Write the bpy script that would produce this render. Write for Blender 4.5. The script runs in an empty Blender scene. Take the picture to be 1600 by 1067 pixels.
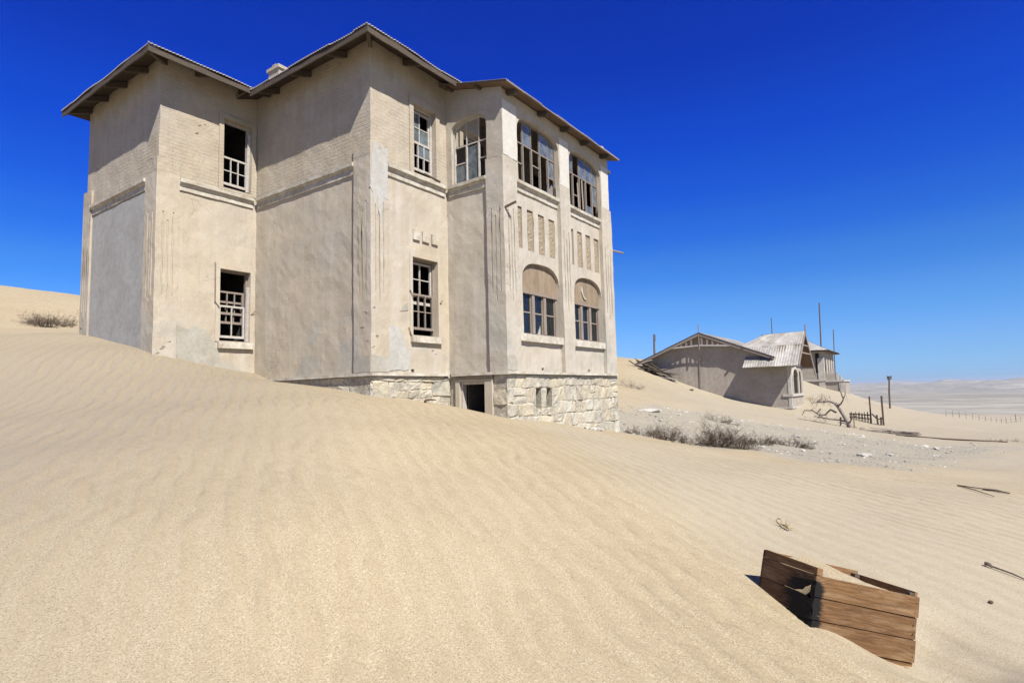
import bpy, math, random
import numpy as np
from mathutils import Vector, Matrix, noise as mnoise

random.seed(7)
C = bpy.context.scene.collection
SC = bpy.context.scene

# World axes: +X runs along the house's long fronts, +Y along its short fronts, eye level is z = 0.
# ------------------------------------------------------------------ camera
YAW, PITCH, ROLL = 0.615170, 0.0864032, -0.0259038
def camera_axes():
    cp, sp = math.cos(PITCH), math.sin(PITCH)
    F = Vector((0, cp, sp)); U0 = Vector((0, -sp, cp)); R0 = Vector((1, 0, 0))
    cr, sr = math.cos(ROLL), math.sin(ROLL)
    R = R0*cr + U0*sr; U = U0*cr - R0*sr
    u = Vector((math.sin(YAW), math.cos(YAW), 0)); v = Vector((-math.cos(YAW), math.sin(YAW), 0))
    tr = lambda a: Vector((a.dot(u), a.dot(v), a.z))
    return tr(R), tr(U), tr(F)
cam_data = bpy.data.cameras.new('camera')
cam = bpy.data.objects.new('camera', cam_data); C.objects.link(cam)
_R, _U, _F = camera_axes()
_m = Matrix.Identity(4)
for i in range(3):
    _m[i][0] = _R[i]; _m[i][1] = _U[i]; _m[i][2] = -_F[i]
cam.matrix_world = _m
cam_data.sensor_width = 36.0
cam_data.lens = 36.0*916.77/1600.0
cam_data.clip_start = 0.05; cam_data.clip_end = 40000
SC.camera = cam

# ------------------------------------------------------------------ sun, sky, exposure
SUN_DIR = Vector((-0.55, -1.20, 1.52)).normalized()          # towards the sun
SUN_STRENGTH, SKY_STRENGTH, EXPOSURE = 4.4, 0.05, 0.95
sun_data = bpy.data.lights.new('sun', 'SUN')
sun_data.energy = SUN_STRENGTH; sun_data.angle = math.radians(0.53); sun_data.color = (1.0, 0.96, 0.89)
sun = bpy.data.objects.new('sun', sun_data); C.objects.link(sun)
sun.rotation_euler = SUN_DIR.to_track_quat('Z', 'Y').to_euler()
sun.location = (-30, -60, 80)

W = bpy.data.worlds.new('World'); SC.world = W; W.use_nodes = True
def build_sky():
    nt = W.node_tree; nt.nodes.clear()
    out = nt.nodes.new('ShaderNodeOutputWorld'); bg = nt.nodes.new('ShaderNodeBackground')
    sky = nt.nodes.new('ShaderNodeTexSky'); sky.sky_type = 'NISHITA'; sky.sun_disc = False
    sky.sun_elevation = math.asin(SUN_DIR.z); sky.sun_rotation = math.atan2(SUN_DIR.x, SUN_DIR.y)
    sky.altitude = 300; sky.air_density = 1.0; sky.dust_density = 0.3; sky.ozone_density = 3.0
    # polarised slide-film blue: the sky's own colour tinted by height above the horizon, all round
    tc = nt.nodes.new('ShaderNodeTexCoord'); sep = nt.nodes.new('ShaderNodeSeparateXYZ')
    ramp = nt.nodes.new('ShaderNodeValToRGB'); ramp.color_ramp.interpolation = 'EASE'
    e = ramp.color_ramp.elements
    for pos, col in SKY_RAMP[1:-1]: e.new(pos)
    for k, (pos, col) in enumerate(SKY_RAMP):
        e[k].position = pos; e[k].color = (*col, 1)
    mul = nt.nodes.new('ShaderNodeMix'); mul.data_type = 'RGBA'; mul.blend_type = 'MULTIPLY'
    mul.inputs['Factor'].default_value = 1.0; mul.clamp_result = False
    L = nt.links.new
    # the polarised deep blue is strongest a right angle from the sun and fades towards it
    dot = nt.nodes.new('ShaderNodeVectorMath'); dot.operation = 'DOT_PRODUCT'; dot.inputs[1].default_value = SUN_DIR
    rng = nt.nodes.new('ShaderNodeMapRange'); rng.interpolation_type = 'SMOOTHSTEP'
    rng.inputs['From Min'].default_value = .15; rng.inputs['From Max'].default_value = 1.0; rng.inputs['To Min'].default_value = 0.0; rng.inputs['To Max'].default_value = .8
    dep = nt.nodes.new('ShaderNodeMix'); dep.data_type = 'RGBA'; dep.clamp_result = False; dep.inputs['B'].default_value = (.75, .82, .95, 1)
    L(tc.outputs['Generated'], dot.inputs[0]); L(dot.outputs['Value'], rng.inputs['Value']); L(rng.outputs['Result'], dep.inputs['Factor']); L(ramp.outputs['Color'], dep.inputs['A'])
    L(tc.outputs['Generated'], sep.inputs[0]); L(sep.outputs['Z'], ramp.inputs['Fac'])
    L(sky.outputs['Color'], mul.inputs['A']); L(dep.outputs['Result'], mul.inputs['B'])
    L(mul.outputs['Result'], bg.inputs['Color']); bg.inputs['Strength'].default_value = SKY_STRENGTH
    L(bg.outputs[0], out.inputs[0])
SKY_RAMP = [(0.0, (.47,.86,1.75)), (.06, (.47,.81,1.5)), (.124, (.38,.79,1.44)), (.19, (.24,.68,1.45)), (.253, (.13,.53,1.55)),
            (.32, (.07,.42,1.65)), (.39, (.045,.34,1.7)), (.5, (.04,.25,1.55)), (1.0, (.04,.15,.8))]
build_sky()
vs = SC.view_settings
vs.view_transform = 'Standard'; vs.look = 'None'; vs.exposure = EXPOSURE; vs.gamma = 1.0; vs.use_curve_mapping = False
SC.cycles.max_bounces = 8; SC.cycles.transparent_max_bounces = 8

# ------------------------------------------------------------------ mesh helpers
def V3(p): return (float(p[0]), float(p[1]), float(p[2]))
class MB:
    """collects polygons and links them as one mesh object"""
    def __init__(s): s.v = []; s.f = []
    def add(s, vs, fs):
        n = len(s.v); s.v += [V3(p) for p in vs]; s.f += [tuple(i+n for i in f) for f in fs]
    def quad(s, a, b, c, d): s.add([a, b, c, d], [(0, 1, 2, 3)])
    def poly(s, pts): s.add(pts, [tuple(range(len(pts)))])
    def box(s, x0, x1, y0, y1, z0, z1):
        x0, x1 = min(x0, x1), max(x0, x1); y0, y1 = min(y0, y1), max(y0, y1); z0, z1 = min(z0, z1), max(z0, z1)
        s.add([(x0,y0,z0),(x1,y0,z0),(x1,y1,z0),(x0,y1,z0),(x0,y0,z1),(x1,y0,z1),(x1,y1,z1),(x0,y1,z1)],
              [(0,3,2,1),(4,5,6,7),(0,1,5,4),(1,2,6,5),(2,3,7,6),(3,0,4,7)])
    def bar(s, a, b, w, h, up=(0,0,1)):
        """rectangular bar from a to b; w across, h along up"""
        a = Vector(a); b = Vector(b); t = (b-a).normalized(); up = Vector(up)
        x = t.cross(up)
        if x.length < 1e-4: x = t.cross(Vector((1,0,0)))
        x.normalize(); y = x.cross(t).normalized()
        P = []
        for c in (a, b):
            for i, j in ((-1,-1),(1,-1),(1,1),(-1,1)): P.append(c + x*(i*w/2) + y*(j*h/2))
        s.add(P, [(0,1,2,3),(7,6,5,4),(0,4,5,1),(1,5,6,2),(2,6,7,3),(3,7,4,0)])
    def prism(s, pts, off):
        """polygon pts extruded by vector off"""
        off = Vector(off); n = len(pts); A = [Vector(p) for p in pts]; B = [p+off for p in A]
        s.add(A+B, [tuple(range(n))[::-1], tuple(range(n, 2*n))] + [(i, (i+1)%n, n+(i+1)%n, n+i) for i in range(n)])
    def tube(s, pts, radii, n=5):
        pts = [Vector(p) for p in pts]; m = len(pts)
        if not hasattr(radii, '__len__'): radii = [radii]*m
        P = []
        for i, p in enumerate(pts):
            t = (pts[min(i+1, m-1)] - pts[max(i-1, 0)]).normalized()
            a = t.cross(Vector((0.31, 0.17, 0.93))); 
            if a.length < 1e-3: a = t.cross(Vector((1, 0, 0)))
            a.normalize(); b = t.cross(a)
            for k in range(n):
                w = 2*math.pi*k/n
                P.append(p + (a*math.cos(w) + b*math.sin(w))*radii[i])
        F = [(i*n+k, i*n+(k+1)%n, (i+1)*n+(k+1)%n, (i+1)*n+k) for i in range(m-1) for k in range(n)]
        F += [tuple(range(n))[::-1], tuple(range((m-1)*n, m*n))]
        s.add(P, F)
    def build(s, name, mat, parent=None, smooth=False, wobble=0.0):
        me = bpy.data.meshes.new(name)
        vs = s.v
        if wobble: vs = [wob(p, wobble) for p in vs]
        me.from_pydata(vs, [], s.f); me.update()
        if mat: me.materials.append(mat)
        if smooth: me.polygons.foreach_set('use_smooth', [True]*len(me.polygons))
        o = bpy.data.objects.new(name, me); C.objects.link(o)
        if parent is not None: attach(o, parent)
        return o
def wob(p, a):
    """hand-made unevenness: depends on place only, so neighbouring meshes stay joined"""
    q = Vector(p)
    return tuple(q + mnoise.noise_vector(q*2.3)*a + mnoise.noise_vector(q*9.0)*(a*.45))
def world_loc(o):
    L = Vector(o.location)
    while o.parent: o = o.parent; L = L + o.location
    return L
def attach(o, parent):
    """child mesh drawn in world coordinates under an unrotated parent"""
    o.parent = parent; o.location = Vector(o.location) - world_loc(parent)
def tag(o, label=None, cat=None, group=None, kind=None):
    if label: o['label'] = label
    if cat: o['category'] = cat
    if group: o['group'] = group
    if kind: o['kind'] = kind
    return o
def empty(name, loc, label, cat, group=None):
    o = bpy.data.objects.new(name, None); C.objects.link(o); o.location = loc; o.empty_display_size = .3
    return tag(o, label, cat, group)

# ------------------------------------------------------------------ materials
class NT:
    def __init__(s, name):
        s.m = bpy.data.materials.new(name); s.m.use_nodes = True; s.t = s.m.node_tree; s.t.nodes.clear()
        s.out = s.t.nodes.new('ShaderNodeOutputMaterial')
    def n(s, kind, **kw):
        x = s.t.nodes.new(kind)
        for k, v in kw.items(): setattr(x, k, v)
        return x
    def l(s, a, b): s.t.links.new(a, b)
    def val(s, sock, v):
        if hasattr(v, 'links') or isinstance(v, bpy.types.NodeSocket): s.l(v, sock)
        else: sock.default_value = v
    def coord(s, kind='Object', scale=(1,1,1), rot=(0,0,0), src=None):
        m = s.n('ShaderNodeMapping'); m.inputs['Scale'].default_value = scale; m.inputs['Rotation'].default_value = rot
        if src is None: src = s.n('ShaderNodeTexCoord').outputs[kind]
        s.l(src, m.inputs['Vector']); return m.outputs[0]
    def noise(s, vec, scale, detail=4, rough=.55, dist=0.0):
        x = s.n('ShaderNodeTexNoise'); s.l(vec, x.inputs['Vector'])
        x.inputs['Scale'].default_value = scale; x.inputs['Detail'].default_value = detail
        x.inputs['Roughness'].default_value = rough; x.inputs['Distortion'].default_value = dist
        return x.outputs['Fac']
    def ramp(s, fac, stops, interp='LINEAR'):
        r = s.n('ShaderNodeValToRGB'); r.color_ramp.interpolation = interp; s.l(fac, r.inputs['Fac'])
        e = r.color_ramp.elements
        for p, c in stops[1:-1]: e.new(p)
        for k, (p, c) in enumerate(stops):
            e[k].position = p; e[k].color = (*c, 1) if hasattr(c, '__len__') else (c, c, c, 1)
        return r.outputs['Color']
    def mix(s, fac, a, b, mode='MIX'):
        m = s.n('ShaderNodeMix', data_type='RGBA', blend_type=mode)
        s.val(m.inputs['Factor'], fac)
        for k, v in (('A', a), ('B', b)):
            if isinstance(v, tuple) and len(v) == 3: v = (*v, 1)
            s.val(m.inputs[k], v)
        return m.outputs['Result']
    def math(s, op, a, b=0.0, clamp=False):
        m = s.n('ShaderNodeMath', operation=op, use_clamp=clamp); s.val(m.inputs[0], a); s.val(m.inputs[1], b); return m.outputs[0]
    def bump(s, h, strength, dist, normal=None):
        b = s.n('ShaderNodeBump'); s.val(b.inputs['Strength'], strength); b.inputs['Distance'].default_value = dist
        s.l(h, b.inputs['Height'])
        if normal is not None: s.l(normal, b.inputs['Normal'])
        return b.outputs[0]
    def bsdf(s, col, rough=.9, normal=None, metal=0.0, spec=.25):
        p = s.n('ShaderNodeBsdfPrincipled')
        if isinstance(col, tuple) and len(col) == 3: col = (*col, 1)
        s.val(p.inputs['Base Color'], col); s.val(p.inputs['Roughness'], rough); s.val(p.inputs['Metallic'], metal)
        p.inputs['Specular IOR Level'].default_value = spec
        if normal is not None: s.l(normal, p.inputs['Normal'])
        s.l(p.outputs[0], s.out.inputs['Surface']); return p
    def obj_random(s): return s.n('ShaderNodeObjectInfo').outputs['Random']

def mat_plaster(name='plaster', base=(.445,.380,.288), grey=(.40,.362,.305), brick=True):
    t = NT(name); co = t.coord()
    big = t.noise(co, .55, 5, .6, .6); mid = t.noise(co, 2.2, 6, .62, .3); fine = t.noise(co, 26, 5, .65)
    streak = t.noise(t.coord(scale=(2.6,2.6,.22)), 1.6, 5, .6, .2)
    col = t.mix(t.ramp(big, [(.36, 0), (.64, 1)]), base, grey)
    col = t.mix(t.ramp(mid, [(.38, 0), (.66, .75)]), col, tuple(c*.80 for c in base))
    col = t.mix(t.ramp(streak, [(.48, 0), (.70, .36)]), col, (.50,.475,.42))       # lime wash left in runs
    col = t.mix(t.ramp(t.noise(t.coord(scale=(3,3,.3)), 2.4, 4, .6), [(.56, 0), (.72, .28)]), col, (.28,.225,.165))  # run-down dirt
    # repairs: bluish cement patches near the ground
    z = t.n('ShaderNodeSeparateXYZ'); t.l(t.n('ShaderNodeTexCoord').outputs['Object'], z.inputs[0])
    pm = t.ramp(t.noise(co, .8, 4, .5, .2), [(.585, 0), (.60, 1)])
    low = t.ramp(t.math('MULTIPLY', z.outputs['Z'], .25), [(.30, 1), (.55, 0)])
    col = t.mix(t.math('MULTIPLY', t.math('MULTIPLY', pm, low), .65), col, (.33,.32,.28))
    col = t.mix(t.ramp(fine, [(.3, .22), (.6, 0)]), col, (.20,.165,.125))
    # crazing
    vo = t.n('ShaderNodeTexVoronoi', feature='DISTANCE_TO_EDGE'); vo.inputs['Scale'].default_value = .75
    wv = t.n('ShaderNodeVectorMath', operation='ADD'); nz = t.n('ShaderNodeTexNoise'); nz.inputs['Scale'].default_value = 1.7; nz.inputs['Detail'].default_value = 5
    t.l(co, nz.inputs['Vector']); t.l(co, wv.inputs[0]); t.l(nz.outputs['Color'], wv.inputs[1]); t.l(wv.outputs[0], vo.inputs['Vector'])
    crack = t.ramp(vo.outputs['Distance'], [(.0, 1), (.006, 0)])
    crack = t.math('MULTIPLY', crack, t.ramp(t.noise(co, .6, 3), [(.52, 0), (.6, 1)]))
    col = t.mix(t.math('MULTIPLY', crack, .6), col, (.22,.18,.14))
    # upper storey: coarse brushed render, small holes in rows
    up = t.ramp(t.math('MULTIPLY', z.outputs['Z'], .1), [(.515, 0), (.52, 1)])
    brush = t.noise(t.coord(scale=(1.6,1.6,9)), 5.0, 5, .7, .4)
    holes = t.noise(t.coord(scale=(5,5,16)), 1.5, 3, .6)
    hm = t.math('MULTIPLY', t.math('MULTIPLY', t.ramp(holes, [(.68, 0), (.72, 1)]), up), t.ramp(big, [(.5, 0), (.58, 1)]))
    col = t.mix(t.math('MULTIPLY', hm, .75), col, (.13,.10,.075))
    col = t.mix(t.math('MULTIPLY', t.math('MULTIPLY', up, .28), t.ramp(brush, [(.4, 1), (.65, 0)])), col, (.27,.215,.15))
    sx_ = t.n('ShaderNodeCombineXYZ'); t.l(t.math('ADD', z.outputs['X'], z.outputs['Y']), sx_.inputs[0]); t.l(z.outputs['Z'], sx_.inputs[1])
    wv2 = t.n('ShaderNodeVectorMath', operation='ADD'); sc2 = t.n('ShaderNodeVectorMath', operation='SCALE'); sc2.inputs['Scale'].default_value = .035
    t.l(nz.outputs['Color'], sc2.inputs[0]); t.l(sx_.outputs[0], wv2.inputs[0]); t.l(sc2.outputs[0], wv2.inputs[1])
    bk = t.n('ShaderNodeTexBrick'); bk.inputs['Scale'].default_value = 1.0; bk.inputs['Brick Width'].default_value = .27; bk.inputs['Row Height'].default_value = .088; bk.inputs['Mortar Size'].default_value = .012; bk.inputs['Mortar Smooth'].default_value = .6
    t.l(wv2.outputs[0], bk.inputs['Vector'])
    if not brick: up = t.math('MULTIPLY', up, 0.0)
    bm_ = t.math('MULTIPLY', t.math('MULTIPLY', bk.outputs['Fac'], up), t.ramp(t.noise(co, 1.1, 4, .6), [(.40, .05), (.62, .8)]))
    col = t.mix(t.math('MULTIPLY', bm_, .30), col, (.24,.19,.135))
    hgt = t.math('ADD', t.math('MULTIPLY', fine, .42), t.math('MULTIPLY', mid, .40)); hgt = t.math('SUBTRACT', hgt, t.math('MULTIPLY', bm_, .55))
    hgt = t.math('ADD', hgt, t.math('MULTIPLY', t.math('MULTIPLY', brush, up), 1.3))
    hgt = t.math('SUBTRACT', hgt, t.math('MULTIPLY', hm, .8)); hgt = t.math('SUBTRACT', hgt, t.math('MULTIPLY', crack, .5))
    t.bsdf(col, .95, t.bump(hgt, .62, .014), spec=.1); return t.m

def mat_simple(name, col, var=.35, scale=8, rough=.9, bump=.4, bd=.006, stretch=(1,1,1), spec=.2, metal=0.0, col2=None, coord='Object', rnd=0.0):
    t = NT(name); co = t.coord(coord, scale=stretch)
    f = t.noise(co, scale, 6, .62, .2); g = t.noise(co, scale*5, 4, .6)
    c2 = col2 or tuple(c*(1-var) for c in col)
    c = t.mix(t.ramp(f, [(.35, 0), (.66, 1)]), col, c2)
    c = t.mix(t.ramp(g, [(.3, .35), (.6, 0)]), c, tuple(x*.6 for x in c2))
    if rnd:
        r = t.obj_random(); c = t.mix(1.0, c, t.ramp(r, [(0, 1-rnd), (1, 1+rnd*.4)]), 'MULTIPLY')
    t.bsdf(c, rough, t.bump(t.math('ADD', f, t.math('MULTIPLY', g, .5)), bump, bd), metal, spec); return t.m

def mat_stone():
    t = NT('rubble_stone'); co = t.coord()
    r = t.obj_random()
    base = t.ramp(r, [(0, (0.338,0.288,0.202)), (.16, (0.360,0.338,0.288)), (.32, (0.238,0.230,0.205)), (.48, (0.446,0.389,0.281)), (.62, (0.288,0.274,0.245)), (.76, (0.396,0.382,0.338)), (.9, (0.216,0.191,0.158)), (1, (0.475,0.446,0.374))], 'CONSTANT')
    f = t.noise(co, 5, 6, .68, .6); g = t.noise(co, 22, 5, .7)
    c = t.mix(t.ramp(f, [(.34, 0), (.60, .85)]), base, (.47,.425,.33))
    c = t.mix(t.ramp(g, [(.32, .5), (.46, 0)]), c, (.18,.155,.12))
    t.bsdf(c, .92, t.bump(t.math('ADD', f, t.math('MULTIPLY', g, .6)), .9, .03), spec=.15); return t.m

def mat_glass(name, tint=(.55,.65,.70), dust=.18, gloss=1.6):
    t = NT(name)
    d = t.n('ShaderNodeBsdfDiffuse'); d.inputs['Color'].default_value = (*tint, 1)
    tr = t.n('ShaderNodeBsdfTransparent'); tr.inputs['Color'].default_value = (.78,.86,.88,1)
    gl = t.n('ShaderNodeBsdfGlossy'); gl.inputs['Roughness'].default_value = .04
    fr = t.n('ShaderNodeFresnel'); fr.inputs['IOR'].default_value = 1.5
    m1 = t.n('ShaderNodeMixShader'); nz = t.noise(t.coord(), 6, 5, .6)
    t.l(t.ramp(nz, [(.3, max(0, dust-.08)), (.7, dust+.1)]), m1.inputs[0]); t.l(tr.outputs[0], m1.inputs[1]); t.l(d.outputs[0], m1.inputs[2])
    m2 = t.n('ShaderNodeMixShader'); t.l(t.math('MULTIPLY', fr.outputs[0], gloss, True), m2.inputs[0]); t.l(m1.outputs[0], m2.inputs[1]); t.l(gl.outputs[0], m2.inputs[2])
    t.l(m2.outputs[0], t.out.inputs['Surface']); return t.m

def mat_crate():
    t = NT('crate_wood'); tc = t.n('ShaderNodeTexCoord').outputs['Object']
    r = t.obj_random()
    off = t.n('ShaderNodeVectorMath', operation='ADD'); comb = t.n('ShaderNodeCombineXYZ')
    t.l(t.math('MULTIPLY', r, 37.0), comb.inputs[0]); t.l(t.math('MULTIPLY', r, 11.0), comb.inputs[2]); t.l(tc, off.inputs[0]); t.l(comb.outputs[0], off.inputs[1])
    # knots: grain bends round them
    kv = t.n('ShaderNodeTexVoronoi', feature='F1'); kv.inputs['Scale'].default_value = 1.0; kv.inputs['Randomness'].default_value = .8
    t.l(t.coord(scale=(2.6,2.6,6.5), src=off.outputs[0]), kv.inputs['Vector'])
    kd = kv.outputs['Distance']
    nz = t.noise(t.coord(scale=(2.2,2.2,9), src=off.outputs[0]), 1.6, 4, .5)
    z = t.n('ShaderNodeSeparateXYZ'); t.l(off.outputs[0], z.inputs[0])
    ring = t.math('ADD', t.math('MULTIPLY', z.outputs['Z'], 210.0), t.math('MULTIPLY', nz, 15.0))
    ring = t.math('ADD', ring, t.math('MULTIPLY', t.math('POWER', t.math('SUBTRACT', 1.0, kd, True), 6.0), 30.0))
    s = t.math('MULTIPLY', t.math('ADD', t.math('SINE', ring), 1.0), .5)
    fib = t.noise(t.coord(scale=(3,3,150), src=off.outputs[0]), 2.0, 5, .7)
    base = t.ramp(r, [(0, (.235,.122,.050)), (.5, (.165,.085,.036)), (1, (.275,.152,.064))])
    c = t.mix(t.ramp(s, [(.35, 0), (1, .5)]), base, (.105,.055,.024))
    c = t.mix(t.ramp(fib, [(.38, .8), (.58, 0)]), c, (.055,.03,.016))
    c = t.mix(t.ramp(t.noise(t.coord(scale=(1,1,5), src=off.outputs[0]), 3.0, 5, .6), [(.5, 0), (.72, .6)]), c, (.30,.205,.115))
    c = t.mix(t.ramp(t.noise(t.coord(scale=(1,1,7), src=off.outputs[0]), 2.1, 5, .65), [(.52, 0), (.68, .75)]), c, (.06,.030,.015))
    knot = t.ramp(kd, [(.06, 1), (.13, 0)])
    c = t.mix(t.math('MULTIPLY', knot, .9), c, (.10,.045,.02))
    # charring at the burnt corner (local x, z)
    cz = t.n('ShaderNodeSeparateXYZ'); t.l(tc, cz.inputs[0])
    dx = t.math('ADD', t.math('MULTIPLY', cz.outputs['X'], cz.outputs['X']), t.math('MULTIPLY', t.math('MULTIPLY', cz.outputs['Y'], cz.outputs['Y']), .05))
    dz = t.math('MAXIMUM', t.math('ADD', cz.outputs['Z'], .10), 0.0)
    dd = t.math('SUBTRACT', t.math('SQRT', t.math('ADD', dx, t.math('MULTIPLY', dz, dz))), t.math('MULTIPLY', t.noise(t.coord(scale=(3,3,34)), 2, 5, .75), .11))
    ch = t.ramp(dd, [(.0, 1), (.028, 0)])
    c = t.mix(ch, c, (.010,.009,.008))
    edge = t.ramp(t.noise(t.coord(scale=(2,2,20)), 4, 4, .6), [(.62, 0), (.75, .35)])
    c = t.mix(edge, c, (.30,.27,.24))
    t.bsdf(c, .8, t.bump(t.math('ADD', t.math('MULTIPLY', s, .25), fib), .5, .004), spec=.2); return t.m

def mat_ground():
    t = NT('desert_sand'); co = t.coord()
    a_g = t.n('ShaderNodeAttribute', attribute_name='gravel').outputs['Fac']
    a_p = t.n('ShaderNodeAttribute', attribute_name='plain').outputs['Fac']
    a_r = t.n('ShaderNodeAttribute', attribute_name='ripple').outputs['Fac']
    g1 = t.noise(co, 105, 3, .8); g2 = t.noise(co, 62, 4, .75); mid = t.noise(co, 3.0, 5, .6); big = t.noise(co, .25, 4, .55)
    col = t.mix(t.ramp(big, [(.35, 0), (.68, 1)]), SAND_A, SAND_B)
    col = t.mix(t.ramp(mid, [(.4, 0), (.7, .35)]), col, SAND_C)
    col = t.mix(t.ramp(g1, [(.36, .9), (.52, 0)]), col, (.165,.12,.072))
    col = t.mix(t.ramp(g2, [(.53, 0), (.64, .75)]), col, (.48,.42,.31))
    col = t.mix(t.n('ShaderNodeAttribute', attribute_name='vignette_tint').outputs['Fac'], col, t.mix(t.ramp(g1, [(.36, 1), (.58, 0)]), (.285,.246,.186), (.165,.135,.096)))  # lens falloff at far left put into the sand colour
    col = t.mix(t.n('ShaderNodeAttribute', attribute_name='pale').outputs['Fac'], col, t.mix(t.ramp(g1, [(.36, .8), (.55, 0)]), (.345,.308,.240), (.24,.21,.16)))
    # ripples: bent bands, coarse and fine grains sort themselves on the two flanks
    warp = t.n('ShaderNodeVectorMath', operation='ADD'); wn = t.n('ShaderNodeTexNoise'); wn.inputs['Scale'].default_value = .9; wn.inputs['Detail'].default_value = 2
    sc = t.n('ShaderNodeVectorMath', operation='SCALE'); sc.inputs['Scale'].default_value = .16
    t.l(co, wn.inputs['Vector']); t.l(wn.outputs['Color'], sc.inputs[0]); t.l(co, warp.inputs[0]); t.l(sc.outputs[0], warp.inputs[1])
    def bands(lam, ang, dist):
        w = t.n('ShaderNodeTexWave', wave_type='BANDS', bands_direction='X', wave_profile='SIN')
        w.inputs['Scale'].default_value = .314/lam; w.inputs['Distortion'].default_value = dist
        w.inputs['Detail'].default_value = 2; w.inputs['Detail Scale'].default_value = 1.2
        t.l(t.coord(rot=(0, 0, ang), src=warp.outputs[0]), w.inputs['Vector']); return w.outputs['Fac']
    r1 = bands(.25, RIP_ANG, 3.2); r2 = bands(.10, RIP_ANG-.12, 2.0)
    msk = t.math('MULTIPLY', t.ramp(t.noise(co, .5, 3, .5), [(.3, .55), (.62, 1)]), t.ramp(t.noise(t.coord(rot=(0, 0, RIP_ANG), scale=(2.2, .7, 1)), 1.3, 4, .6), [(.30, .4), (.56, 1)]))
    rip = t.math('ADD', t.math('MULTIPLY', r1, 1.0), t.math('MULTIPLY', r2, .22))
    rip = t.math('MULTIPLY', t.math('MULTIPLY', rip, msk), a_r)
    col = t.mix(t.math('MULTIPLY', t.math('MULTIPLY', t.ramp(r1, [(.35, 0), (1, 1)]), msk), t.math('MULTIPLY', a_r, .62)), col, SAND_D)
    # gravel flat
    gv = t.ramp(t.noise(co, 14, 6, .75), [(.3, (.165,.148,.112)), (.5, (.27,.245,.195)), (.68, (.36,.335,.275))])
    gv = t.mix(t.ramp(t.noise(co, 1.2, 4, .6), [(.4, 0), (.65, .6)]), gv, (.31,.27,.205))
    gm = t.math('MULTIPLY', a_g, t.ramp(t.noise(co, 1.6, 5, .65), [(.25, .55), (.5, 1)]))
    col = t.mix(gm, col, gv)
    # far plain: stone pavement, pale pans, dark outcrops
    pl = t.ramp(t.noise(t.coord(scale=(.012,.012,.012)), 1.3, 12, .72, .8), [(.30, (.115,.108,.092)), (.44, (.215,.202,.172)), (.54, (.285,.266,.222)), (.66, (.36,.336,.28))])
    pl = t.mix(t.ramp(t.noise(t.coord(scale=(.0016,.0016,.0016)), 1.0, 6, .6, .5), [(.45, 0), (.66, .5)]), pl, (.17,.158,.132))
    col = t.mix(a_p, col, pl)
    h = t.math('ADD', t.math('MULTIPLY', g1, .10), t.math('MULTIPLY', g2, .16))
    n1 = t.bump(h, .55, .012)
    n2 = t.bump(rip, .9, .040, n1)
    n3 = t.bump(t.math('MULTIPLY', t.noise(co, 9, 6, .7), a_g), .8, .05, n2)
    t.bsdf(col, .95, n3, spec=.12); return t.m
SAND_A, SAND_B, SAND_C, SAND_D = (.37,.305,.200), (.34,.275,.175), (.31,.25,.155), (.28,.22,.135)
RIP_ANG = -math.atan2(.56, -.829)

M = {}
M['plaster'] = mat_plaster()
M['bay_plaster'] = mat_plaster('bay_plaster', (.445,.392,.315), (.415,.385,.335), brick=False)
M['cement'] = mat_simple('grey_cement_render', (.345,.338,.320), .22, 1.6, .95, .5, .01, col2=(.295,.282,.258))
M['dark_boards'] = mat_simple('shade_dark_boards', (.07,.052,.038), .4, 4, .9, .4, .005, (1,9,1))  # under-eave darkness put into the board colour; dark wreck boards share it
M['pale_render'] = mat_simple('pale_render', (.425,.415,.39), .2, 3, .95, .5, .008, col2=(.36,.345,.31))
M['patch_render'] = mat_simple('patch_render', (.375,.355,.305), .22, 2.2, .95, .5, .01, col2=(.31,.285,.235))
M['limewash'] = mat_simple('limewash', (.52,.495,.44), .25, 3.5, .95, .5, .008, col2=(.47,.44,.39))
M['cornice'] = mat_simple('limed_plaster', (.54,.51,.44), .35, 4, .95, .5, .008, col2=(.33,.285,.22))
M['pebbledash'] = mat_simple('pebbledash', (.39,.32,.225), .4, 30, .95, 1.0, .02, col2=(.24,.185,.12))
M['tympanum'] = mat_simple('stained_panel', (.275,.21,.145), .35, 2.2, .95, .4, .006, (2,2,.6), col2=(.19,.145,.10))
M['interior'] = mat_simple('shade_darkened_interior', (.085,.075,.065), .4, 1.5, .95, .2)  # room darkness put into the colour of walls, floors and door leaf
M['veranda'] = mat_simple('veranda_plaster', (.26,.225,.185), .35, 1.6, .95, .2, col2=(.15,.13,.105))
M['stone'] = mat_stone()
M['mortar'] = mat_simple('lime_mortar', (.45,.405,.32), .45, 16, .95, .9, .02)
M['mortar_dark'] = mat_simple('bared_brickwork', (.30,.25,.185), .45, 14, .95, .9, .02)
M['rough_timber'] = mat_simple('weathered_timber', (.115,.09,.068), .45, 5, .9, .6, .006, (2,2,14), col2=(.06,.047,.037))
M['soffit'] = mat_simple('soffit_boards', (.19,.13,.085), .4, 4, .9, .5, .006, (1,9,1), col2=(.11,.075,.05))
M['white_paint'] = mat_simple('flaking_white_paint', (.46,.445,.425), .3, 14, .75, .5, .003, col2=(.36,.31,.26))
M['grey_timber'] = mat_simple('grey_bare_timber', (.25,.215,.185), .4, 8, .85, .5, .004, (1,1,.3), col2=(.21,.165,.135))
M['roof_iron'] = mat_simple('corrugated_iron', (.36,.345,.32), .35, 2.5, .6, .2, .003, col2=(.32,.27,.22), spec=.4)
M['rust'] = mat_simple('rusty_iron', (.14,.085,.055), .5, 20, .8, .4, .004)
M['glass'] = mat_glass('dusty_glass')
M['dark_glass'] = mat_glass('smoky_glass', (.06,.056,.06), .12, .16)
M['crate'] = mat_crate()
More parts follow.
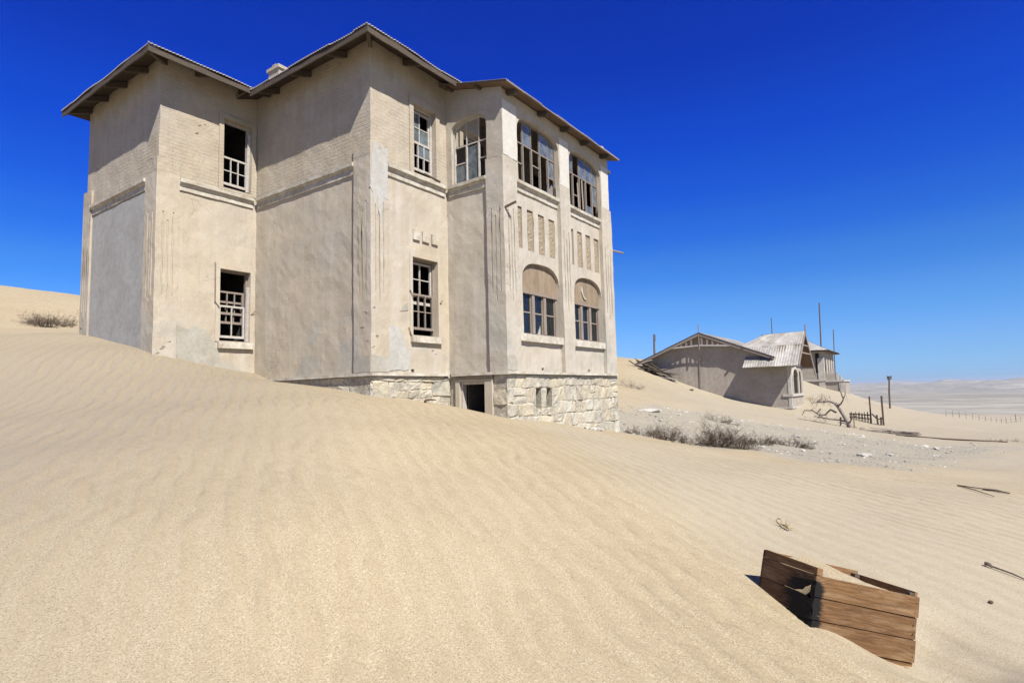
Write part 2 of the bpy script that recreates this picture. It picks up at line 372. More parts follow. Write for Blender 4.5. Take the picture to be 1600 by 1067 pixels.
M['grey_twig'] = mat_simple('dead_twig', (.13,.098,.076), .4, 12, .9, .3, .003, col2=(.075,.055,.043))
M['dead_wood'] = mat_simple('bleached_wood', (.30,.265,.235), .5, 6, .9, .6, .01, (2,2,.5), col2=(.16,.135,.115))
M['straw'] = mat_simple('dry_straw', (.40,.32,.17), .4, 12, .9, .2)
M['white_rock'] = mat_simple('white_marble_rock', (.58,.555,.495), .3, 6, .9, .8, .03, rnd=.25)
M['gravel'] = mat_simple('gravel_stone', (.30,.275,.235), .5, 5, .95, .6, .02)
M['far_plaster'] = mat_simple('far_plaster', (.35,.31,.26), .25, .8, .95, .3, .01, col2=(.29,.255,.21))
M['far_trim'] = mat_simple('far_limed_trim', (.47,.44,.385), .25, 2, .95, .3, .01)
M['far_iron'] = mat_simple('bleached_roof_iron', (.43,.415,.38), .3, 1.2, .6, .2, .004, col2=(.26,.235,.20), rnd=.22, spec=.35)
M['shade'] = mat_simple('painted_dark_interior', (.03,.027,.025), .3, 2, .95, .1)  # near-black colour stands in for the dark of unlit rooms
M['pole'] = mat_simple('creosoted_pole', (.15,.115,.09), .4, 5, .9, .4, .01, (3,3,.3))

# ------------------------------------------------------------------ the ground: dunes, gravel flat, far plain
# ground heights (u, v, z), eye level is z = 0
CP = [
 # under and behind the camera
 (0,0,-1.62),(-5,-3,-2.2),(-4,5,-.9),(3,-7,-2.7),(-12,8,-.6),(-10,-10,-3.2),(12,-14,-4.0),(-8,22,2.2),
 # foreground
 (.94,3.67,-1.30),(1.85,3.02,-1.50),(2.78,2.02,-1.62),(3.70,.88,-1.70),(4.71,-.33,-1.82),
 (1.44,5.79,-.80),(2.65,4.36,-.98),(3.15,3.9,-1.05),(4.85,3.5,-1.19),(7.5,1.64,-1.50),(10.9,-.95,-1.86),
 (2.55,8.4,-.42),(3.2,12.5,.20),(4.6,6.3,-.52),(6.4,6.3,-.42),(8.0,5.2,-.80),(9.6,5.9,-.78),(11.5,4.6,-1.24),
 # sand against the house
 (5.9,17.75,1.78),(5.9,15.73,1.43),(5.9,13.8,1.06),(6.75,13.8,.88),(7.51,13.8,.73),(8.24,13.7,.59),(8.24,12.9,.39),
 (8.24,11.11,.24),(8.24,9.4,.03),(9.33,9.41,-.08),(10.65,9.41,-.31),(10.7,8.61,-.45),(10.7,7.67,-.57),(13.15,7.75,-.87),
 (16.4,7.75,-1.24),(12.5,6.5,-.96),(14.6,6.2,-1.28),
 # dune left of the house
 (3.5,20,1.75),(7.37,26.0,3.0),(8.77,37.0,5.9),(11.8,36.1,5.65),(4,32,4.6),(14,45,6.0),(0,48,6.4),(-20,35,4.5),(20,30,4.5),(20,20,2.2),
 # right hand flat
 (16.4,4.4,-1.62),(20.6,4.2,-1.82),(22,1.9,-2.2),(27,1.2,-2.3),(30,-2.2,-2.45),(36,1.3,-2.75),(18,-4,-2.35),(25,-9,-2.9),(40,-12,-3.3),
 (23,6.9,-1.25),(22,9.4,-.78),(27.4,12.2,.12),(34.4,16.2,.75),(45.3,21.2,2.5),(18.5,8.6,-1.2),
 # dune at the far houses
 (45,18.56,1.6),(45,15.73,.4),(45,11.72,-.99),(45,7.9,-1.75),(42,4.1,-2.58),(45,3.0,-2.65),(50,5.2,-1.9),(56,7.5,-1.0),(65,8.46,-.4),(65,10.2,.4),(65,6.8,-.85),
 (72,3.7,-2.8),(75,8,-.7),(75,16,2.0),(60,25,3.2),(90,-2.7,-4.45),(80,-7.6,-4.2),(100,-1.6,-4.7),(100,10,-3.5),(70,40,3.5),(40,45,5.0),(70,-25,-5),
]
CP = np.array(CP, float)
def _phi(r2): return r2*np.log(r2+1e-9)*.5
_A = CP[:,:2]/10.0
_n = len(CP)
_K = _phi(((_A[:,None]-_A[None])**2).sum(-1)) + np.eye(_n)*.004
_M = np.zeros((_n+3,_n+3)); _M[:_n,:_n]=_K; _M[:_n,_n]=1; _M[:_n,_n+1:]=_A; _M[_n,:_n]=1; _M[_n+1:,:_n]=_A.T
_W = np.linalg.solve(_M, np.concatenate([CP[:,2],np.zeros(3)]))
_FR = np.array([0,60,100,160,250,500,1000,1600,2600,4000,6500,12000.])
_FZ = np.array([-3.5,-3.6,-4.6,-7.0,-9.8,-15,-21,-26,-30,-34,-30,-30.])
def ground(u,v):
    u=np.asarray(u,float); v=np.asarray(v,float); sh=u.shape
    q=np.stack([u.ravel(),v.ravel()],-1)/10.0
    z=np.empty(len(q))
    for i in range(0,len(q),40000):
        a=q[i:i+40000]
        z[i:i+40000]=_phi(((a[:,None]-_A[None])**2).sum(-1))@_W[:_n]+_W[_n]+a@_W[_n+1:]
    z=z.reshape(sh)
    # scour hollow along the front of the crate, deepest at its far end
    du=u-4.556; dv=v-.788; al=(du*.729-dv*.684)/.80; pe=du*.684+dv*.729
    sm=np.clip(al,0,1); sm=sm*sm*(3-2*sm)
    z=z-.27*sm*np.exp(-np.clip(al-1,0,9)**2/.30)*np.exp(-np.clip(np.abs(pe+.12)-.16,0,9)**2/.09)
    # shoulder of the dune running from the stone base down past the crate
    ax,ay=8.6,5.6; ex,ey=-4.1,-4.6; tt=np.clip(((u-ax)*ex+(v-ay)*ey)/(ex*ex+ey*ey),0,1)
    ds=np.hypot(u-ax-tt*ex,v-ay-tt*ey); z=z+.13*np.sin(np.pi*np.clip(tt*.9+.05,0,1))*np.exp(-(ds/.8)**2)
    r=np.hypot(u-20,v-5)
    far=np.interp(np.hypot(u,v),_FR,_FZ)
    R=np.hypot(u,v); 
    hills=np.clip((R-1500)/2500,0,1)*1.5*(10*np.sin(u*.0021+v*.0013)+7*np.sin(v*.0052-u*.0011+1)+5*np.sin(u*.0093+v*.0041+2)+3*np.sin(v*.021+u*.004)+9*np.abs(np.sin(v*.0147*.5-u*.003+1.7*np.sin(u*.002)))+6*np.abs(np.sin(v*.016+u*.0055+2*np.sin(v*.004)))-7)
    far=far+hills
    t=np.clip((r-52)/45,0,1); t=t*t*(3-2*t)
    return z*(1-t)+far*t
GRAVEL = [(16.6,9.3),(15.6,7.4),(14.6,6.5),(15.2,5.4),(15.2,4.0),(15.0,2.2),(15.8,.75),(19,0.1),(22.6,-.6),(28,-2.6),(29,-1.6),(26.6,-.3),(27.4,1.2),(29.2,3.1),(25.9,5.5),(24.5,7.7),(23.4,8.6),(22.5,10.3),(19,10.5)]
def poly_sdf(u, v, P):
    """signed distance, positive inside"""
    P = np.array(P); n = len(P); d = np.full(u.shape, 1e9); ins = np.zeros(u.shape, bool)
    for i in range(n):
        a = P[i]; b = P[(i+1) % n]; e = b-a
        t = np.clip(((u-a[0])*e[0]+(v-a[1])*e[1])/(e@e), 0, 1)
        d = np.minimum(d, np.hypot(u-a[0]-t*e[0], v-a[1]-t*e[1]))
        c = ((a[1] > v) != (b[1] > v)) & (u < (b[0]-a[0])*(v-a[1])/((b[1]-a[1]) if b[1] != a[1] else 1e-9)+a[0])
        ins ^= c
    return np.where(ins, d, -d)
def gz(u, v): return float(ground(np.array([u]), np.array([v]))[0])

def build_ground():
    def axis(lim0, lim1, first, grow, cap):
        out = [0.0]; st = first
        while out[-1] < lim1: out.append(out[-1]+st); st = min(st*grow, cap(out[-1]))
        neg = [0.0]; st = first
        while neg[-1] > lim0: neg.append(neg[-1]-st); st = min(st*grow, cap(-neg[-1]))
        return np.array(neg[::-1][:-1] + out)
    cap = lambda d: max(.25, d*.03)
    a = axis(-60, 12500, .06, 1.012, cap); b = axis(-9000, 9000, .06, 1.014, lambda d: max(.25, d*.035))
    a = a + 3.0; 
    ca, sa = math.cos(0.9557), math.sin(0.9557)
    ca, sa = _F.x/math.hypot(_F.x, _F.y), _F.y/math.hypot(_F.x, _F.y)
    A, B = np.meshgrid(a, b, indexing='ij')
    Uc = A*ca - B*sa; Vc = A*sa + B*ca
    Z = ground(Uc, Vc)
    # low dune swells
    near = np.exp(-(np.hypot(Uc-8, Vc-6)/40)**2)
    Z = Z + near*(.022*np.sin(Uc*1.9-Vc*1.1+1.3*np.sin(Vc*.6)) + .016*np.sin(Uc*.9+Vc*2.3+2*np.sin(Uc*.35)))*np.clip((np.hypot(Uc, Vc)-2)/5, 0, 1)
    gs = poly_sdf(Uc, Vc, GRAVEL)
    wob_ = .35*np.sin(Uc*1.7+Vc*.6)+.3*np.sin(Vc*2.9-Uc*.8)+.2*np.sin(Uc*5.1+Vc*4.3)
    gravel = np.clip((gs+wob_+.35)/.9, 0, 1)*(np.hypot(Uc, Vc) < 60)
    R = np.hypot(Uc, Vc)
    plain = np.clip((np.hypot(Uc-20, Vc-5)-62)/60, 0, 1)
    ripple = np.clip(1.15-gravel*1.2, 0, 1)*np.clip(1-(R-45)/40, 0, 1)
    ripple *= np.clip(.55+.045*(Uc-Vc*.3), .4, 1.0)
    vignette_tint = .95*np.clip((Vc-.9*Uc-1.0)/4.5, 0, 1)*np.clip(1-(Vc-14)/10, 0, 1)  # mask for lens vignetting painted over the left-hand sand
    side = ((Uc-8.6)*(-4.6)-(Vc-5.6)*(-4.1))/6.16*-1        # right of the dune shoulder: paler, smoother sand
    side = np.clip(side/1.1, 0, 1)*np.clip((16-R)/4, 0, 1)*np.clip((Uc-2.5)/2, 0, 1)
    ripple *= 1-.55*side*np.clip(1-(R-5)/3.5, 0, 1)
    pale = np.clip((R-11.5-.35*(Vc+2))/9, 0, 1)*np.clip((Uc*.42-Vc+1.5)/5, 0, 1)*np.clip(1-(R-85)/30, 0, 1)*.8
    pale = np.maximum(pale, .62*side)
    n0, n1 = A.shape
    verts = np.stack([Uc.ravel(), Vc.ravel(), Z.ravel()], -1)
    idx = np.arange(n0*n1).reshape(n0, n1)
    q = np.stack([idx[:-1,:-1].ravel(), idx[1:,:-1].ravel(), idx[1:,1:].ravel(), idx[:-1,1:].ravel()], -1)
    me = bpy.data.meshes.new('ground')
    me.vertices.add(len(verts)); me.vertices.foreach_set('co', verts.astype('f').ravel())
    me.loops.add(q.size); me.loops.foreach_set('vertex_index', q.astype('i').ravel())
    me.polygons.add(len(q)); me.polygons.foreach_set('loop_start', (np.arange(len(q))*4).astype('i'))
    me.polygons.foreach_set('use_smooth', np.ones(len(q), bool))
    me.update(calc_edges=True); me.validate()
    for nm, arr in (('gravel', gravel), ('plain', plain), ('ripple', ripple), ('vignette_tint', vignette_tint), ('pale', pale)):
        at = me.attributes.new(nm, 'FLOAT', 'POINT'); at.data.foreach_set('value', arr.astype('f').ravel())
    me.materials.append(mat_ground())
    o = bpy.data.objects.new('ground', me); C.objects.link(o)
    tag(o, kind='structure', label='wind rippled sand dunes with a gravel flat and a far stony plain')
    print('ground quads', len(q))
build_ground()

# ------------------------------------------------------------------ the big abandoned house
HOUSE = empty('abandoned_house', (10.0, 12.0, -1.0), 'tall two storey abandoned plaster house with stone base, half buried in the dune', 'house')

class Face:
    """a vertical plane; s runs along it, z up, d outwards. kind A: x = c (faces -x), kind B: y = c (faces -y)"""
    def __init__(s, kind, c): s.k = kind; s.c = c
    def p(s, a, z, d=0.0): return (s.c-d, a, z) if s.k == 'A' else (a, s.c-d, z)
    def box(s, mb, a0, a1, z0, z1, d0, d1):
        p = s.p(a0, z0, d0); q = s.p(a1, z1, d1); mb.box(p[0], q[0], p[1], q[1], p[2], q[2])

def arch_pts(a0, a1, zs, rise, p=2.6, n=16):
    c = (a0+a1)/2; h = (a1-a0)/2; out = []
    for i in range(n+1):
        t = math.pi*(1-i/n); x = math.cos(t); y = math.sin(t)
        X = math.copysign(abs(x)**(2/p), x); Y = abs(y)**(2/p)
        out.append((c+h*X, zs+rise*Y))
    return out

def wall(mb, F, s0, s1, z0, z1, ops=(), ztop=None, step=.16, d=0.0):
    """sheet with openings; op: dict(s0,s1,z0,z1, deep, arch=(spring, p), back=bool)"""
    S = {s0, s1}; Z = {z0, z1}
    for o in ops: S |= {o['s0'], o['s1']}; Z |= {o['z0'], o['z1']}
    def fine(L):
        L = sorted(L); R = []
        for a, b in zip(L, L[1:]):
            n = max(1, int(math.ceil((b-a)/step))); R += [a+(b-a)*i/n for i in range(n)]
        return R+[L[-1]]
    S = fine(S); Z = fine(Z)
    zt = (lambda a, z: min(z, ztop(a)) if ztop else z)
    for a, b in zip(S, S[1:]):
        for c, e in zip(Z, Z[1:]):
            m, k = (a+b)/2, (c+e)/2
            if any(o['s0'] < m < o['s1'] and o['z0'] < k < o['z1'] for o in ops): continue
            if ztop and c >= max(ztop(a), ztop(b))-.005: continue
            mb.quad(F.p(a, zt(a, c), d), F.p(b, zt(b, c), d), F.p(b, zt(b, e), d), F.p(a, zt(a, e), d))
    for o in ops:
        a, b, c, e, t = o['s0'], o['s1'], o['z0'], o['z1'], o['deep']
        if 'arch' in o:
            zs, pw = o['arch']; top = arch_pts(a, b, zs, e-zs, pw)
            for (x0, y0), (x1, y1) in zip(top, top[1:]):
                if e-min(y0, y1) > 1e-4: mb.quad(F.p(x0, y0, d), F.p(x1, y1, d), F.p(x1, e, d), F.p(x0, e, d))
        else: zs = e; top = [(a, e), (b, e)]
        ring = [(a, c)] + top + [(b, c)]
        for (x0, y0), (x1, y1) in zip(ring, ring[1:]+ring[:1]):
            if abs(x0-x1)+abs(y0-y1) > 1e-5:
                mb.quad(F.p(x0, y0, d), F.p(x1, y1, d), F.p(x1, y1, d-t), F.p(x0, y0, d-t))
        if o.get('back'): mb.poly([F.p(x, y, d-t) for x, y in ring])

A1, B1 = Face('A', 5.93), Face('B', 13.81)
A2, B2 = Face('A', 8.29), Face('B', 9.46)
A3, B3 = Face('A', 10.745), Face('B', 7.80)
WOB = .013
ZT = 7.79
BASE = .47      # bottom of the plaster, top of the rubble base

def flutes(s_list, z_tops, z_bots, w=.032):
    return [dict(s0=a-w/2, s1=a+w/2, z0=b, z1=t, deep=.016, back=True) for a, t, b in zip(s_list, z_tops, z_bots)]

# --- plaster sheets, one object per front
def facade(name_mat, F, *args, **kw):
    mb = MB(); wall(mb, F, *args, **kw); return mb.build('wall', name_mat, HOUSE, wobble=WOB)
OPW = {}
OPW['b1u'] = dict(s0=7.40, s1=8.13, z0=5.20, z1=6.96, deep=.24)
OPW['b1l'] = dict(s0=7.37, s1=8.15, z0=1.40, z1=3.17, deep=.26)
OPW['b2u'] = dict(s0=9.58, s1=10.34, z0=5.16, z1=6.86, deep=.24)
OPW['b2l'] = dict(s0=9.51, s1=10.36, z0=1.34, z1=3.16, deep=.26)
facade(M['plaster'], A1, 13.81, 17.85, -.6, 7.86)
facade(M['plaster'], B1, 5.93, 8.29, -.3, 7.86, [OPW['b1u'], OPW['b1l']])
facade(M['plaster'], A2, 9.46, 13.81, BASE, ZT)
facade(M['plaster'], B2, 8.29, 10.745, BASE, ZT, [OPW['b2u'], OPW['b2l'], dict(s0=9.44, s1=9.54, z0=.51, z1=.58, deep=.12, back=True)])
a3top = lambda v: 7.16+(v-7.72)*.266
OPW['a3u'] = dict(s0=8.19, s1=9.30, z0=5.12, z1=6.74, deep=.20, arch=(6.36, 3.0))
facade(M['bay_plaster'], A3, 7.72, 9.46, BASE, 7.62, [OPW['a3u']], ztop=a3top)
# front of the veranda bay: lower wall set back between piers, upper wall flush with them
OPW['b3u1'] = dict(s0=11.38, s1=13.34, z0=5.12, z1=6.78, deep=.22, arch=(6.30, 3.2))
OPW['b3u2'] = dict(s0=13.90, s1=15.82, z0=5.12, z1=6.78, deep=.22, arch=(6.30, 3.2))
OPW['b3l1'] = dict(s0=11.54, s1=13.265, z0=1.38, z1=3.19, deep=.30, arch=(2.72, 2.5))
OPW['b3l2'] = dict(s0=14.06, s1=15.705, z0=1.38, z1=3.19, deep=.30, arch=(2.72, 2.5))
rects = []
for base in (11.30, 13.83):
    for k in range(4): rects.append(dict(s0=base+.51*k, s1=base+.51*k+.29, z0=3.46, z1=4.48, deep=.045))
vents = [dict(s0=a, s1=a+.1, z0=.52, z1=.59, deep=.12, back=True) for a in (12.28, 14.72)]
facade(M['bay_plaster'], B3, 10.745, 16.36, BASE, 5.12, [OPW['b3l1'], OPW['b3l2']]+rects+vents)
BU = Face('B', 7.735)
facade(M['bay_plaster'], BU, 10.745, 16.36, 5.115, 7.15, [OPW['b3u1'], OPW['b3u2']])
for r in rects:
    m_ = MB(); 
    nx, nz = 5, 18
    g = {}
    for i in range(nx+1):
        for j in range(nz+1):
            a = r['s0']+(r['s1']-r['s0'])*i/nx; z = r['z0']+(r['z1']-r['z0'])*j/nz
            dd = -.04 if (i in (0, nx) or j in (0, nz)) else -.032+.02*mnoise.noise(Vector((a*23, 3, z*23)))
            g[i, j] = B3.p(a, z, dd)
    for i in range(nx):
        for j in range(nz): m_.quad(g[i, j], g[i+1, j], g[i+1, j+1], g[i, j+1])
    m_.build('recessed_panel', M['pebbledash'], HOUSE)
# closing walls at the back and right
mb = MB()
mb.box(16.20, 16.355, 7.83, 9.46, BASE-2.0, 7.6); mb.box(16.20, 16.355, 9.46, 17.7, -1.8, ZT); mb.box(5.98, 16.36, 17.7, 17.85, -.6, ZT)
mb.build('back_wall', M['plaster'], HOUSE)

# --- piers and corner pilasters
def corner_pilaster(uc, vc, wA, wB, zb, zt_, fa, fb, ftop, fbot):
    """proud strip round an outside corner at (uc, vc); wA along y, wB along x"""
    mb = MB(); FA, FB = Face('A', uc), Face('B', vc)
    wall(mb, FA, vc, vc+wA, zb, zt_, flutes(fa, ftop, fbot), step=.12)
    wall(mb, FB, uc, uc+wB, zb, zt_, flutes(fb, ftop, fbot), step=.12)
    for z in (zt_,):
        mb.poly([(uc, vc, z), (uc+wB, vc, z), (uc+wB, vc+.09, z), (uc+.09, vc+.09, z), (uc+.09, vc+wA, z), (uc, vc+wA, z)])
    n = 24
    for i in range(n):
        z0 = zb+(zt_-zb)*i/n; z1 = zb+(zt_-zb)*(i+1)/n
        mb.quad((uc, vc+wA, z0), (uc+.09, vc+wA, z0), (uc+.09, vc+wA, z1), (uc, vc+wA, z1))
        mb.quad((uc+wB, vc, z0), (uc+wB, vc+.09, z0), (uc+wB, vc+.09, z1), (uc+wB, vc, z1))
    return mb.build('pilaster', M['bay_plaster' if uc > 10 else 'plaster'], HOUSE, wobble=WOB)
corner_pilaster(5.87, 13.75, .56, .50, -.4, 5.50, (13.90, 14.02, 14.14), (6.02, 6.13, 6.24), (4.26, 4.08, 4.28), (2.35, 2.22, 2.35))
corner_pilaster(8.23, 9.40, .55, .50, BASE+.003, 5.47, (9.55, 9.67, 9.79), (8.36, 8.47, 8.58), (4.18, 3.98, 4.18), (2.20, 2.0, 2.20))
corner_pilaster(10.68, 7.685, .50, .57, BASE+.003, 5.50, (7.81, 7.93, 8.05), (10.86, 10.97, 11.08), (4.30, 4.10, 4.30), (2.31, 2.10, 2.31))
# left end strip
mb = MB(); FA = Face('A', 5.87)
wall(mb, FA, 17.42, 17.90, -.4, 5.52, flutes((17.55, 17.66, 17.77), (4.3, 4.1, 4.3), (2.35, 2.2, 2.35)))
mb.quad((5.87, 17.42, -.4), (5.96, 17.42, -.4), (5.96, 17.42, 5.52), (5.87, 17.42, 5.52)); mb.quad((5.87, 17.90, -.4), (5.96, 17.90, -.4), (5.96, 17.90, 5.52), (5.87, 17.90, 5.52))
mb.quad((5.87, 17.42, 5.52), (5.87, 17.9, 5.52), (5.96, 17.9, 5.52), (5.96, 17.42, 5.52))
mb.build('pilaster', M['plaster'], HOUSE, wobble=WOB)
# straight piers of the bay
def pier(s0, s1, fl):
    mb = MB(); F = Face('B', 7.69)
    wall(mb, F, s0, s1, BASE+.003, 5.51, flutes(fl, (4.28, 4.08, 4.28), (2.3, 2.1, 2.3)), step=.12)
    n = 24
    for s in (s0, s1):
        for i in range(n):
            z0 = BASE+.003+(5.51-BASE)*i/n; z1 = BASE+.003+(5.51-BASE)*(i+1)/n
            mb.quad((s, 7.69, z0), (s, 7.81, z0), (s, 7.81, z1), (s, 7.69, z1))
    mb.quad((s0, 7.69, 5.513), (s1, 7.69, 5.513), (s1, 7.735, 5.53), (s0, 7.735, 5.53))
    mb.build('pilaster', M['bay_plaster'], HOUSE, wobble=WOB)
pier(13.27, 13.82, (13.41, 13.545, 13.68)); pier(15.71, 16.38, (15.89, 16.04, 16.19))
# upper piers come down in front of the veranda openings
# --- cornice runs
def cornice(F, s0, s1, z0=4.84, z1=5.12, ends=True):
    mb = MB(); n = max(2, int((s1-s0)/.12))
    prof = [(0, z0), (.035, z0+.005), (.035, z0+.075), (.018, z0+.08), (.018, z0+.135), (.05, z0+.15), (.055, z0+.175), (.095, z0+.185), (.10, z1-.02), (.02, z1+.015), (0, z1+.02)]
    for i in range(n):
        a = s0+(s1-s0)*i/n; b = s0+(s1-s0)*(i+1)/n
        for (d0, y0), (d1, y1) in zip(prof, prof[1:]): mb.quad(F.p(a, y0, d0), F.p(b, y0, d0), F.p(b, y1, d1), F.p(a, y1, d1))
    for a in (s0, s1): mb.poly([F.p(a, y, d) for d, y in prof])
    mb.build('cornice', M['cornice'], HOUSE, wobble=.008)
cornice(A1, 14.315, 17.417); cornice(B1, 6.375, 8.185)
cornice(A2, 9.955, 13.70); cornice(B2, 8.735, 10.64)
cornice(A3, 8.19, 9.355); cornice(B3, 11.255, 13.265); cornice(B3, 13.825, 15.705)
# plaster lip above the stones
mb = MB(); A2.box(mb, 9.36, 13.8, BASE-.05, BASE+.012, 0, .07); mb.build('string_course', M['cornice'], HOUSE, wobble=.01)
mb = MB(); B2.box(mb, 8.23, 10.66, BASE-.05, BASE+.010, 0, .068); mb.build('string_course', M['cornice'], HOUSE, wobble=.01)
mb = MB(); A3.box(mb, 7.66, 9.37, BASE-.06, BASE+.008, 0, .072); mb.build('string_course', M['cornice'], HOUSE, wobble=.01)
mb = MB(); B3.box(mb, 10.68, 16.44, BASE-.05, BASE+.010, 0, .145); mb.build('string_course', M['cornice'], HOUSE, wobble=.01)

# --- raised window surrounds and sills
def surround(F, o, l, r, t, b, dep=.035):
    mb = MB()
    F.box(mb, o['s0']-l, o['s0'], o['z0']-b, o['z1']+t, -.03, dep); F.box(mb, o['s1'], o['s1']+r, o['z0']-b, o['z1']+t, -.03, dep)
    F.box(mb, o['s0'], o['s1'], o['z1'], o['z1']+t, -.03, dep-.002)
    if b: F.box(mb, o['s0'], o['s1'], o['z0']-b, o['z0'], -.03, dep-.002)
    mb.build('window_surround', M['plaster'], HOUSE, wobble=.006)
surround(B1, OPW['b1u'], .115, .115, .10, .06); surround(B2, OPW['b2u'], .13, .14, .14, .03)
surround(B1, OPW['b1l'], .10, .07, .12, 0, .02); surround(B2, OPW['b2l'], .09, .08, .09, 0, .015)
def sill(F, s0, s1, z0, z1, dep):
    mb = MB(); F.box(mb, s0, s1, z0, z1, -.24, dep); mb.build('window_sill', M['cornice'], HOUSE, wobble=.006)
sill(B1, 7.33, 8.21, 1.235, 1.398, .09); sill(B2, 9.43, 10.42, 1.185, 1.338, .09)
sill(B3, 11.256, 13.262, 1.20, 1.378, .085); sill(B3, 13.826, 15.70, 1.20, 1.378, .085)
# flat blocks over the lower window
for k in range(3):
    mb = MB(); a = 9.53+.305*k; B2.box(mb, a, a+.215, 3.56, 3.80, -.02, .045); mb.build('plaster_block', M['cornice'], HOUSE, wobble=.008)

# --- windows: frame, sashes, panes
def window(F, o, depth, frame_w, mat):
    mb = MB(); a, b, c, e = o['s0'], o['s1'], o['z0'], o['z1']
    d0, d1 = -depth-.05, -depth+.03
    F.box(mb, a+.002, a+frame_w, c+.002, e-.002, d0, d1); F.box(mb, b-frame_w, b-.002, c+.002, e-.002, d0, d1)
    F.box(mb, a+frame_w, b-frame_w, e-frame_w, e-.003, d0, d1); F.box(mb, a+frame_w, b-frame_w, c+.003, c+frame_w*.8, d0, d1)
    return mb.build('window', mat, HOUSE)
def sash(parent, F, s0, s1, z0, z1, cols, rows, d, mat, rail=.045, bar=.022, tilt=0.0):
    mb = MB(); D0, D1 = -d-.02, -d+.02
    def pt(a, z, dd): return F.p(a, z+tilt*(a-s0), dd)
    def bx(a0, a1, y0, y1):
        P = [pt(a, y, q) for q in (D0, D1) for a, y in ((a0, y0), (a1, y0), (a1, y1), (a0, y1))]
        mb.add(P, [(0,1,2,3),(7,6,5,4),(0,4,5,1),(1,5,6,2),(2,6,7,3),(3,7,4,0)])
    bx(s0, s0+rail, z0, z1); bx(s1-rail, s1, z0, z1); bx(s0+rail, s1-rail, z0, z0+rail*1.3); bx(s0+rail, s1-rail, z1-rail, z1)
    iw = (s1-s0-2*rail); ih = z1-z0-2.3*rail
    for k in range(1, cols): a = s0+rail+iw*k/cols; bx(a-bar/2, a+bar/2, z0+rail*1.3, z1-rail)
    D0, D1 = -d-.013, -d+.013
    for k in range(1, rows): z = z0+rail*1.3+ih*k/rows; bx(s0+rail, s1-rail, z-bar/2, z+bar/2)
    return mb.build('sash', mat, parent)
def pane(parent, F, s0, s1, z0, z1, d, mat, poly=None):
    mb = MB()
    if poly: mb.prism([F.p(a, z, -d) for a, z in poly], Vector(F.p(0, 0, .004))-Vector(F.p(0, 0, 0)))
    else: F.box(mb, s0, s1, z0, z1, -d-.002, -d+.002)
    return mb.build('pane', mat, parent)
WP, GT = M['white_paint'], M['grey_timber']
# upper left window: sagging lower sash
w = window(B1, OPW['b1u'], .14, .05, WP); sash(w, B1, 7.43, 8.09, 5.33, 6.05, 3, 2, .13, WP, tilt=-.02)
mb = MB(); mb.bar(B1.p(8.10, 6.75, -.02), B1.p(8.075, 5.25, -.06), .05, .07); mb.build('casing_board', WP, w)
# lower left window: two crossed sashes
w = window(B1, OPW['b1l'], .16, .045, GT)
sash(w, B1, 7.41, 8.07, 1.50, 2.30, 2, 1, .12, WP); sash(w, B1, 7.41, 8.07, 2.08, 2.66, 3, 2, .17, GT); sash(w, B1, 7.41, 8.07, 1.86, 2.42, 3, 1, .21, GT)
mb = MB(); mb.bar(B1.p(8.105, 2.8, -.03), B1.p(8.10, 1.42, -.05), .075, .05); mb.build('casing_board', WP, w)
# upper middle window
w = window(B2, OPW['b2u'], .14, .05, WP)
sash(w, B2, 9.61, 10.30, 5.98, 6.78, 2, 2, .17, WP); sash(w, B2, 9.61, 10.30, 5.30, 6.00, 3, 2, .12, WP)
pane(w, B2, 9.66, 9.95, 6.04, 6.36, .17, M['glass']); pane(w, B2, 9.97, 10.26, 6.04, 6.36, .17, M['glass']); pane(w, B2, 9.66, 9.95, 6.40, 6.73, .17, M['glass'])
pane(w, B2, 9.87, 10.05, 5.66, 5.95, .12, M['glass']); pane(w, B2, 10.07, 10.25, 5.66, 5.95, .12, M['glass'])
mb = MB(); mb.bar(B2.p(9.95, 5.24, .0), B2.p(10.44, 5.16, .06), .04, .03); mb.build('loose_batten', M['rough_timber'], w)
# lower middle window
w = window(B2, OPW['b2l'], .16, .045, GT)
sash(w, B2, 9.55, 10.31, 2.28, 3.09, 2, 2, .19, WP); sash(w, B2, 9.55, 10.31, 1.50, 2.34, 3, 2, .13, GT)
mb = MB(); B2.box(mb, 9.56, 10.30, 2.10, 2.17, -.22, -.19); mb.build('meeting_rail', WP, w)
# iron stays beside the two lower windows
for F, pts in ((B1, [((7.24, 3.3), (7.24, 2.36)), ((7.24, 2.36), (7.36, 2.2)), ((8.17, 2.1), (8.26, 2.2))]), (B2, [((9.40, 2.38), (9.50, 2.2)), ((10.40, 2.16), (10.47, 2.24)), ((9.36, 1.52), (9.47, 1.22))])):
    for (a, z), (b, y) in pts:
        mb = MB(); mb.tube([F.p(a, z, .025), F.p(b, y, .05)], .009, 5); mb.build('iron_stay', M['rust'], HOUSE)
